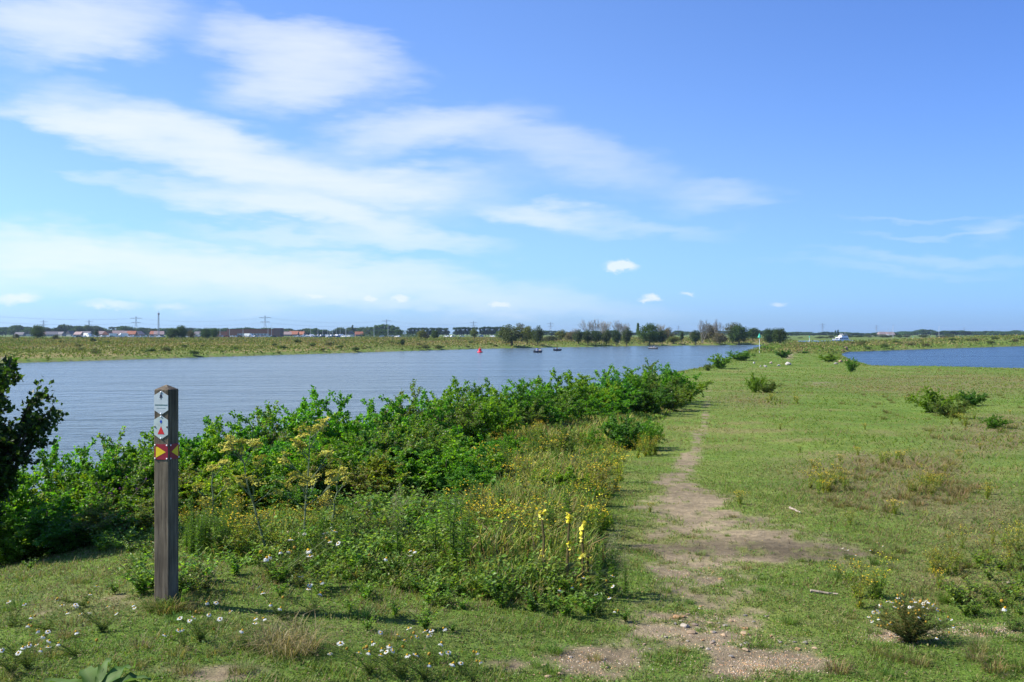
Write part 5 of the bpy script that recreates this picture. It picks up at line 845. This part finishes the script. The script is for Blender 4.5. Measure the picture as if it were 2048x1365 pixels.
def top_left(px): return np.interp(px, [-60, 15, 30, 60, 110, 125, 140, 150, 175, 200, 215, 235, 250, 262, 300, 330, 400, 430, 500, 560, 600, 625, 645, 665, 680, 705, 735, 745, 790, 800], [650, 652, 649, 655, 655, 648, 648, 651, 650, 653, 660, 652, 650, 652, 656, 656, 657, 656, 655, 656, 658, 656, 658, 662, 655, 652, 652, 652, 652, 656])
for px in np.arange(-70, 800, 10.5):
    q = px + rng.uniform(-4, 4); far_tree(q, top_left(q) - 1.5 + rng.uniform(-1.5, 2.5), rng.uniform(1230, 1330), rng.uniform(26, 40), int(rng.choice([0, 1, 0, 2])), 'dark green tree in the wood line behind the village', 'trees behind the village')
for px, pt, w in ((128, 648, 9), (118, 650, 10), (28, 648, 26), (155, 649, 30), (245, 650, 26), (632, 654, 24), (705, 650, 9)): far_tree(px, pt, 1200, w, 3 if w < 12 else 0, 'taller tree standing out above the wood line behind the village', 'tall trees behind the village')
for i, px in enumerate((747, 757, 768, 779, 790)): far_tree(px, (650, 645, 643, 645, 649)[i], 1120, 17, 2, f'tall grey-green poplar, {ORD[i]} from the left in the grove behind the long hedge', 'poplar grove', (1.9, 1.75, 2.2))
for i, px in enumerate(np.arange(752, 808, 8.0)): far_tree(px, 658, 1000, 11, 1, 'light green tree of the even row in front of the poplar grove', 'even row before the poplars', (1.3, 1.45, 1.1))
for a, b, st_, top in ((818, 900, 7.5, 653), (912, 956, 7.5, 651), (964, 1016, 7, 650.5)):
    for px in np.arange(a, b, st_): far_tree(px, top - 1 + rng.uniform(-1, 1.5), 1150, 14, 2, 'dark tree in the dense avenue beyond the far meadow', 'avenue trees beyond the far meadow', (.7, .8, 1.0))
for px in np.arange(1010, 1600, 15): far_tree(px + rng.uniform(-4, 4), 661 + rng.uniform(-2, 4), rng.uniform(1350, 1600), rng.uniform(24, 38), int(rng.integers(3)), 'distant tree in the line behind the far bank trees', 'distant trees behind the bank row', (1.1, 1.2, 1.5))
def top_right(px): return np.interp(px, [1570, 1600, 1640, 1658, 1690, 1700, 1760, 1790, 1800, 1825, 1845, 1860, 1880, 1910, 1960, 2020, 2120], [666, 665, 665, 664, 665, 666, 666, 664, 662, 664, 657, 659, 662, 661, 662, 661, 662])
for px in np.arange(1570, 2130, 9.5):
    q = px + rng.uniform(-4, 4); far_tree(q, top_right(q) - 1.2 + rng.uniform(-1.2, 2.0), rng.uniform(1500, 1700), rng.uniform(20, 34), int(rng.choice([0, 1, 0, 2])), 'distant green tree, haze blue put into its colour, in the wood line beyond the pond', 'distant trees beyond the pond', (1.1, 1.2, 1.6))  # foliage tint pushed towards blue to paint in the distance haze
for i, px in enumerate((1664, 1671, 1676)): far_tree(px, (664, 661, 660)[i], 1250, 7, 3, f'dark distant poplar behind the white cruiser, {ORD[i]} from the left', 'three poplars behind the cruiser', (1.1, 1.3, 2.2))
for px, pb, pt, w, lab in ((1572, 681, 674, 20, 'low scrub on the far shore right of the twin trees'), (1600, 681.5, 675, 14, 'low scrub on the far shore of the bend, left of the far beacon'), (1640, 681, 673, 24, 'low scrub on the far shore left of the white cruiser'), (1660, 680, 671, 20, 'green scrub on the far shore just left of the white cruiser')): put_tree(T_RUST, px, pb, pt, w, 5, 6, lab, None, (.6, .9, .6), 760)

for i in range(46):
    px, yb = rng.uniform(110, 1010), rng.uniform(681, 713); yb = min(yb, np.interp(px, [80, 500, 960, 1010], [722, 709, 695, 693])); w = rng.uniform(8, 24); put_tree((T_RUST, T_WIL, T_DRK)[i % 3], px, yb, yb - w * rng.uniform(.25, .45), w, (5, 8, 8)[i % 3], (6, 6.5, 5.4)[i % 3], 'low rough bush in the grass of the far bank', 'low bushes on the far bank', ((.8, 1.0, .7), (1.1, 1.2, .9), (2.4, 2.2, 1.6))[i % 3])
for i in range(26):
    px = rng.uniform(1700, 2060); yb = rng.uniform(np.interp(px, [1700, 2048], [688, 678]), np.interp(px, [1700, 2048], [701, 690])); w = rng.uniform(8, 24); put_tree((T_RUST, T_WIL, T_DRK)[i % 3], px, yb, yb - w * rng.uniform(.25, .4), w, (5, 8, 8)[i % 3], (6, 6.5, 5.4)[i % 3], 'low rough bush on the grassy strip beyond the pond', 'low bushes on the strip', ((.9, 1.0, .7), (1.1, 1.2, .9), (2.4, 2.2, 1.6))[i % 3])

for i in range(30):
    px = rng.uniform(1686, 1905); put_tree((T_GREY, T_WIL, T_RUST)[i % 3], px, 0, rng.uniform(667.5, 672), rng.uniform(10, 22), (9, 8, 5)[i % 3], (6.5, 6.5, 6)[i % 3], 'grey-green scrub tree in the belt behind the grassy strip', 'scrub belt behind the strip', ((.9, 1, 1.2), (.8, 1, 1.1), (.6, .9, .8))[i % 3], rng.uniform(800, 930))

# ------------------------------------------------------------------ the village, its parked vehicles and its wires
def house_maker(seed, Lh, Wh, He, Hr, wall, roof):
    def make():
        t = thing('brick_house', 'house in the village beyond the far meadow', 'house'); Geo().box((0, 0, He / 2), (Lh, Wh, He), wall).build('walls', M_ROCK, t); G = Geo(); o = .35
        G.prism([(-Wh / 2 - o, He - .15), (Wh / 2 + o, He - .15), (0, He + Hr)], (-Lh / 2 - o, 0, 0), (0, 1, 0), (0, 0, 1), (Lh + 2 * o, 0, 0), roof); rf = G.build('roof', M_ROCK, t); Geo().box((Lh * .25, .4, He + Hr * .85), (.8, .8, 1.5), (.25, .10, .07)).build('chimney', M_ROCK, rf)
        for x in (-Lh * .3, 0, Lh * .3):
            g = Geo(); g.box((x, -Wh / 2 - .04, He * .55), (1.5, .10, 1.3), (.75, .75, .72)); w = g.build('window', M_PAINT, t); Geo().box((x, -Wh / 2 - .10, He * .55), (1.2, .05, 1.05), (.04, .06, .08)).build('pane', M_GLASS, w)
        Geo().box((Lh * .16, -Wh / 2 - .04, 1.0), (1.0, .10, 2.0), (.10, .14, .10)).build('door', M_PAINT, t); return t
    return Pool(make)
HOUSES = [house_maker(1, 11, 8, 2.9, 4.0, (.30, .16, .11), (.30, .12, .07)), house_maker(2, 13, 8, 2.8, 3.6, (.40, .36, .32), (.17, .16, .17)), house_maker(3, 10, 8, 3.0, 4.2, (.62, .58, .52), (.13, .12, .13)), house_maker(4, 12, 9, 2.8, 4.0, (.33, .18, .13), (.33, .24, .22))]
VILLAGE = [(40, 1, 'grey-roofed house at the far left of the village'), (60, 2, 'pale house with a dark roof, left of the tree on a clear trunk'), (88, 3, 'house half hidden behind the tree on a clear trunk'), (104, 1, 'grey-roofed house right of the tree on a clear trunk'), (121, 1, 'bluish grey-roofed house behind the round dark bush'), (141, 2, 'white gabled house at the left of the parked vehicles'), (158, 3, 'mauve-roofed house behind the left parked vehicles'), (172, 1, 'grey house behind the parked vehicles'), (200, 3, 'low house just right of the dark narrow tree'), (216, 0, 'bright red-roofed house above the parked vehicles'), (236, 3, 'large pinkish-roofed house above the parked vehicles, left one'), (252, 3, 'large pinkish-roofed house above the parked vehicles, right one'), (264, 0, 'reddish-roofed house near the lattice pylon'), (278, 3, 'mauve-roofed house right of the lattice pylon'), (310, 0, 'red brick house under the tall mast'), (318, 3, 'pinkish-roofed house at the right of the tall mast'), (396, 2, 'pale house with a dark roof between the tree clumps'), (558, 0, 'orange-roofed house right of the brick hall'), (574, 3, 'brown-roofed house, second right of the brick hall'), (588, 0, 'red-roofed house, third right of the brick hall'), (602, 0, 'tall red brick house at the right end of the village'), (702, 2, 'pale house among the trees near the poplar grove'), (718, 0, 'red-roofed house among the trees near the poplar grove')]
for i, (px, k, lab) in enumerate(VILLAGE): p = on_ground(px, 1080 + 25 * (i % 3)); HOUSES[k].put(p, rng.uniform(-.5, .5) + (math.pi / 2 if i % 4 == 1 else 0), rng.uniform(.74, .92), lab)
def make_hall():
    p = on_ground(500, 960); t = thing('brick_hall', 'long low red brick hall with a pale strip of windows', 'building', p); Geo().box((3, 0, 3.6), (46, 16, 7.2), (.30, .12, .075)).build('walls', M_ROCK, t); Geo().box((3, 0, 7.35), (46.6, 16.6, .3), (.22, .10, .07)).build('roof', M_ROCK, t)
    Geo().box((27.5, 0, 4.2), (6, 16.4, 8.4), (.20, .11, .09)).build('tower', M_ROCK, t); Geo().box((-26, 1, 2.6), (12, 13, 5.2), (.31, .13, .08)).build('annex', M_ROCK, t); w = Geo().box((5, -8.05, 2.4), (30, .15, 1.4), (.72, .74, .78)).build('window_strip', M_PAINT, t)
    for x in np.arange(-9, 20, 3.2): Geo().box((x, -8.16, 2.4), (2.6, .06, 1.0), (.10, .14, .18)).build('pane', M_GLASS, w)
make_hall()
Geo().box((0, 0, 2.2), (64, 4, 4.6), (.035, .065, .018)).build('clipped_hedge', M_FAR) if False else None
def make_hedge():
    rng = np.random.default_rng(501); p = on_ground(785, 900); n = 2600; P = np.stack([rng.uniform(-29, 29, n), rng.uniform(-1.4, 1.4, n), rng.uniform(0, 3.2, n)], 1); V, F = leaves(P, rdir(rng, n), rdir(rng, n), .6, .5); o = Geo().add(V, F, np.repeat(pick(rng, [(.035, .075, .016), (.045, .085, .02)], n, .12), 4, 0)).build('hedge', M_FAR); o.location = [float(v) for v in p]; tag(o, 'long dark clipped hedge in front of the poplar grove', 'hedge')
make_hedge()
def car_maker(C, van=False):
    def make():
        t = thing('camper_van' if van else 'parked_car', 'vehicle parked before the village', 'van' if van else 'car'); L, Wd = (6.4, 2.2) if van else (4.3, 1.75); G = Geo()
        prof = [(-L / 2, .35), (L / 2, .35), (L / 2, 1.3), (L * .42, 2.0), (L * .30, 2.1), (L * .28, 2.9), (-L / 2, 2.9)] if van else [(-L / 2, .3), (L / 2, .3), (L / 2, .72), (L * .27, .88), (L * .10, 1.42), (-L * .28, 1.45), (-L * .42, .95), (-L / 2, .9)]
        G.prism(prof, (0, -Wd / 2, 0), (1, 0, 0), (0, 0, 1), (0, Wd, 0), C); G.build('body', M_PAINT, t)
        for s in (1, -1):
            wp = [(L * .20, 1.55), (L * .40, 1.55), (L * .33, 2.0), (L * .20, 2.0)] if van else [(L * .20, .92), (L * .09, 1.34), (-L * .26, 1.37), (-L * .37, .96)]
            Geo().prism(wp, (0, s * (Wd / 2 + .004), 0), (1, 0, 0), (0, 0, 1), (0, s * .02, 0), (.03, .04, .05)).build('side_windows', M_GLASS, t)
            for x in (-L * .3, L * .31):
                g = Geo(); g.tube([(x, s * (Wd / 2 - .16), .33), (x, s * (Wd / 2 + .03), .33)], .33, 12, (.02, .02, .02)); g.build('wheel', M_PAINT, t)
        return t
    return Pool(make)
CARS = [(car_maker((.72, .73, .74)), 'white parked car', 'car'), (car_maker((.30, .33, .36)), 'silver grey parked car', 'car'), (car_maker((.03, .04, .06)), 'dark parked car', 'car'), (car_maker((.06, .12, .30)), 'blue parked car', 'car'), (car_maker((.78, .78, .76), True), 'white camper van', 'van'), (car_maker((.38, .04, .03)), 'red parked car', 'car')]
def park(px0, px1, n, d0, where, ps):
    for i in range(n):
        px = px0 + (px1 - px0) * (i + rng.uniform(.1, .9)) / n; k = int(rng.choice(6, p=ps)); mk, lab, c = CARS[k]; mk.put(on_ground(px, d0 + rng.uniform(-25, 25)) + [0, 0, .02], rng.uniform(-.7, .7) + rng.choice([0, math.pi]), 1.12, f'{lab} {where}', f'{lab}s {where}')
park(147, 186, 6, 760, 'in the row before the white gabled house', [.3, .1, .05, .05, .5, 0]); park(196, 296, 15, 780, 'in the long row below the village roofs', [.5, .18, .1, .07, .12, .03]); park(300, 326, 4, 780, 'under the tall mast', [.5, .2, .1, .1, .1, 0]); park(356, 410, 4, 800, 'among the tree clumps', [.6, .2, .1, 0, .1, 0]); park(440, 550, 18, 820, 'in front of the brick hall', [.42, .25, .13, .12, .03, .05]); park(590, 700, 20, 850, 'on the waterfront right of the brick hall', [.45, .2, .1, .15, .06, .04]); park(760, 800, 3, 880, 'behind the long hedge', [.7, .1, 0, 0, .2, 0]); park(858, 1000, 7, 900, 'below the dense avenue', [.6, .2, .1, .1, 0, 0])
def boat_shelter_maker():
    def make():
        t = thing('moored_yacht', 'white yacht laid up on the waterfront', 'boat'); hull_geo(9, 2.9, 1.3, (.75, .76, .78), (.6, .6, .6), .3).build('hull', M_PAINT, t, True); Geo().box((-.6, 0, 1.7), (4.2, 2.0, 1.0), (.75, .76, .78), 0, 0, .8).build('cabin', M_PAINT, t); Geo().box((1.0, 0, 1.8), (.9, 1.75, .45), (.04, .06, .08), 0, 0, .8).build('cabin_window', M_GLASS, t); Geo().tube([(.3, 0, 1), (.3, 0, 9)], .09, 6, (.7, .7, .7)).build('mast', M_STEEL, t); return t
    return Pool(make)
YACHT = boat_shelter_maker()
for px in (608, 622, 636, 645, 655, 664, 673, 681, 690): YACHT.put(on_ground(px, 900 + rng.uniform(-20, 20)) + [0, 0, .35], rng.uniform(0, 6.28), rng.uniform(.7, 1.05), 'white yacht standing in the boat yard right of the brick hall', 'yachts in the boat yard')
for px in (1752, 1760, 1768, 1776, 1783): YACHT.put(on_ground(px, 1000 + rng.uniform(-20, 20)) + [0, 0, .4], rng.uniform(0, 6.28), rng.uniform(.7, .95), 'pale yacht in the small harbour beyond the strip', 'yachts beyond the strip', (.6, .62, .65))
for px, k, lab in ((1764, 3, 'pinkish-roofed house in the far harbour, left one'), (1780, 3, 'pinkish-roofed house in the far harbour, right one')): HOUSES[k].put(on_ground(px, 1150), .2, .75, lab, None, (.8, .85, .9))
def lamp_maker():
    def make():
        t = thing('lamp_mast', 'tall thin pale mast', 'mast'); Geo().tube([(0, 0, -.3), (0, 0, 10)], [.16, .09], 6, (.62, .64, .66)).build('pole', M_STEEL, t); g = Geo(); g.box((.5, 0, 10), (1.2, .28, .16), (.55, .57, .58)); g.build('lamp_head', M_STEEL, t); return t
    return Pool(make)
LAMP = lamp_maker()
for i, px in enumerate((440, 459, 486, 536, 543, 660, 692, 748, 776)): LAMP.put(on_ground(px, 860), rng.uniform(0, 6.28), rng.uniform(.85, 1.15), f'thin pale mast on the waterfront, {ORD[i]} from the left', 'masts along the waterfront')
for i, px in enumerate((1786, 1878)): LAMP.put(on_ground(px, 820), 0, 1.0, ('thin pale mast rising above the far harbour', 'thin pale mast behind the strip, right of the far harbour')[i])
def tower_geo(G, h, b, top, C, r=.22, n=7):
    z = h * (1 - (1 - np.linspace(0, 1, n)) ** 1.0); w = b + (top - b) * np.linspace(0, 1, n) ** .7; cs = [np.array([[s * w[i] / 2, q * w[i] / 2, z[i]] for s, q in ((1, 1), (-1, 1), (-1, -1), (1, -1))]) for i in range(n)]
    for j in range(4): G.tube([c[j] for c in cs], r, 4, C)
    for i in range(n - 1):
        for j in range(4): G.tube([cs[i][j], cs[i + 1][(j + 1) % 4]], r * .5, 3, C); G.tube([cs[i][(j + 1) % 4], cs[i + 1][j]], r * .5, 3, C)
PYC = (.30, .34, .38)
def pylon_maker():
    def make():
        t = thing('lattice_pylon', 'steel lattice pylon', 'pylon'); G = Geo(); tower_geo(G, 40, 7.5, 1.2, PYC, .26, 8); G.build('tower', M_STEEL, t)
        for z, w in ((27, 9), (36, 11)):
            g = Geo()
            for s in (1, -1): g.tube([(0, 0, z + 1.2), (s * w, 0, z)], .22, 4, PYC); g.tube([(0, 0, z - .6), (s * w, 0, z)], .26, 4, PYC)
            for s in (1, -1): g.tube([(s * w, 0, z), (s * w, 0, z - 1.8)], .2, 4, (.2, .22, .24)); g.tube([(s * w * .5, 0, z), (s * w * .5, 0, z - 1.8)], .2, 4, (.2, .22, .24))
            g.build('cross_arm', M_STEEL, t)
        return t
    return Pool(make)
PYLON = pylon_maker(); PY = {}
for px, top, rz, lab in ((-170, 612, .5, 'steel lattice pylon beyond the left edge carrying the wires'), (87, 641, .1, 'faint lattice pylon above the trees at the left edge'), (178, 641, .1, 'faint lattice pylon left of the large one over the village'), (272, 633, .3, 'large lattice pylon standing over the village roofs'), (530, 631.5, .3, 'large lattice pylon standing behind the brick hall'), (773, 639, .3, 'lattice pylon showing behind the poplar grove'), (947, 643, .3, 'thin lattice pylon above the dense avenue'), (1101, 645, .3, 'thin lattice pylon between the left bank trees and the leafless group'), (1357, 652, .3, 'faint lattice pylon right of the biggest bank tree'), (1645, 647, .3, 'lattice pylon on the horizon left of the white cruiser'), (1753, 651, .3, 'faint lattice pylon on the horizon above the far harbour'), (1928, 655, .3, 'very faint lattice pylon on the horizon at the right')):
    d = 35.0 / (PY0 - top) * FOC + 60; p = on_ground(px, d); PYLON.put(p, rz, (1, 1, (EYE + (PY0 - top) / FOC * d - p[2]) / 40), lab); PY[px] = p
for a, b, lab in ((-170, 272, 'high-voltage line sagging across the left of the sky to the village pylon'), (272, 530, 'high-voltage line between the two large pylons'), (530, 773, 'high-voltage line from the brick hall pylon to the poplar pylon'), (773, 947, 'high-voltage line beyond the poplar pylon')):
    t = thing('power_line', lab, 'power line', PY[a]); A, B = np.zeros(3), PY[b] - PY[a]; side = np.array([math.cos(.3), math.sin(.3), 0])
    for off, z in ((10, 34.5), (-10, 34.5), (8, 25.5), (-8, 25.5)): s = np.linspace(0, 1, 15)[:, None]; P = A + (B - A) * s + side * off + [0, 0, 1] * (z - 4 * 7.0 * s * (1 - s)); Geo().tube(P, .085, 3, (.22, .25, .28)).build('conductor', M_STEEL, t)
def make_mast():
    t = thing('telecom_mast', 'tall slim telecom mast with antennas, above the village', 'mast', on_ground(317, 900)); G = Geo(); tower_geo(G, 21.5, 1.3, .8, (.36, .37, .40), .10, 12); G.tube([(0, 0, 21.5), (0, 0, 24)], .06, 5, (.4, .4, .42)); G.build('tower', M_STEEL, t)
    for a in (0, 2.09, 4.19): Geo().box((math.cos(a) * .8, math.sin(a) * .8, 20.6), (.3, .5, 2.2), (.45, .45, .47), a).build('antenna', M_PAINT, t)
    Geo().box((0, 0, 17), (1.2, 1.2, .5), (.40, .40, .42)).build('platform', M_STEEL, t)
make_mast()

# ------------------------------------------------------------------ the air between here and the horizon
hm, ht, ho = new_mat('air'); pv = N(ht, 'ShaderNodeVolumePrincipled'); pv.inputs['Color'].default_value = (.55, .75, 1.0, 1); pv.inputs['Density'].default_value = .00007; pv.inputs['Anisotropy'].default_value = .2; link(ht, pv.outputs[0], ho.inputs['Volume'])
hz = Geo().box((0, 0, 23), (13000, 13000, 54)).build('haze', hm); tag(hz, kind='stuff')
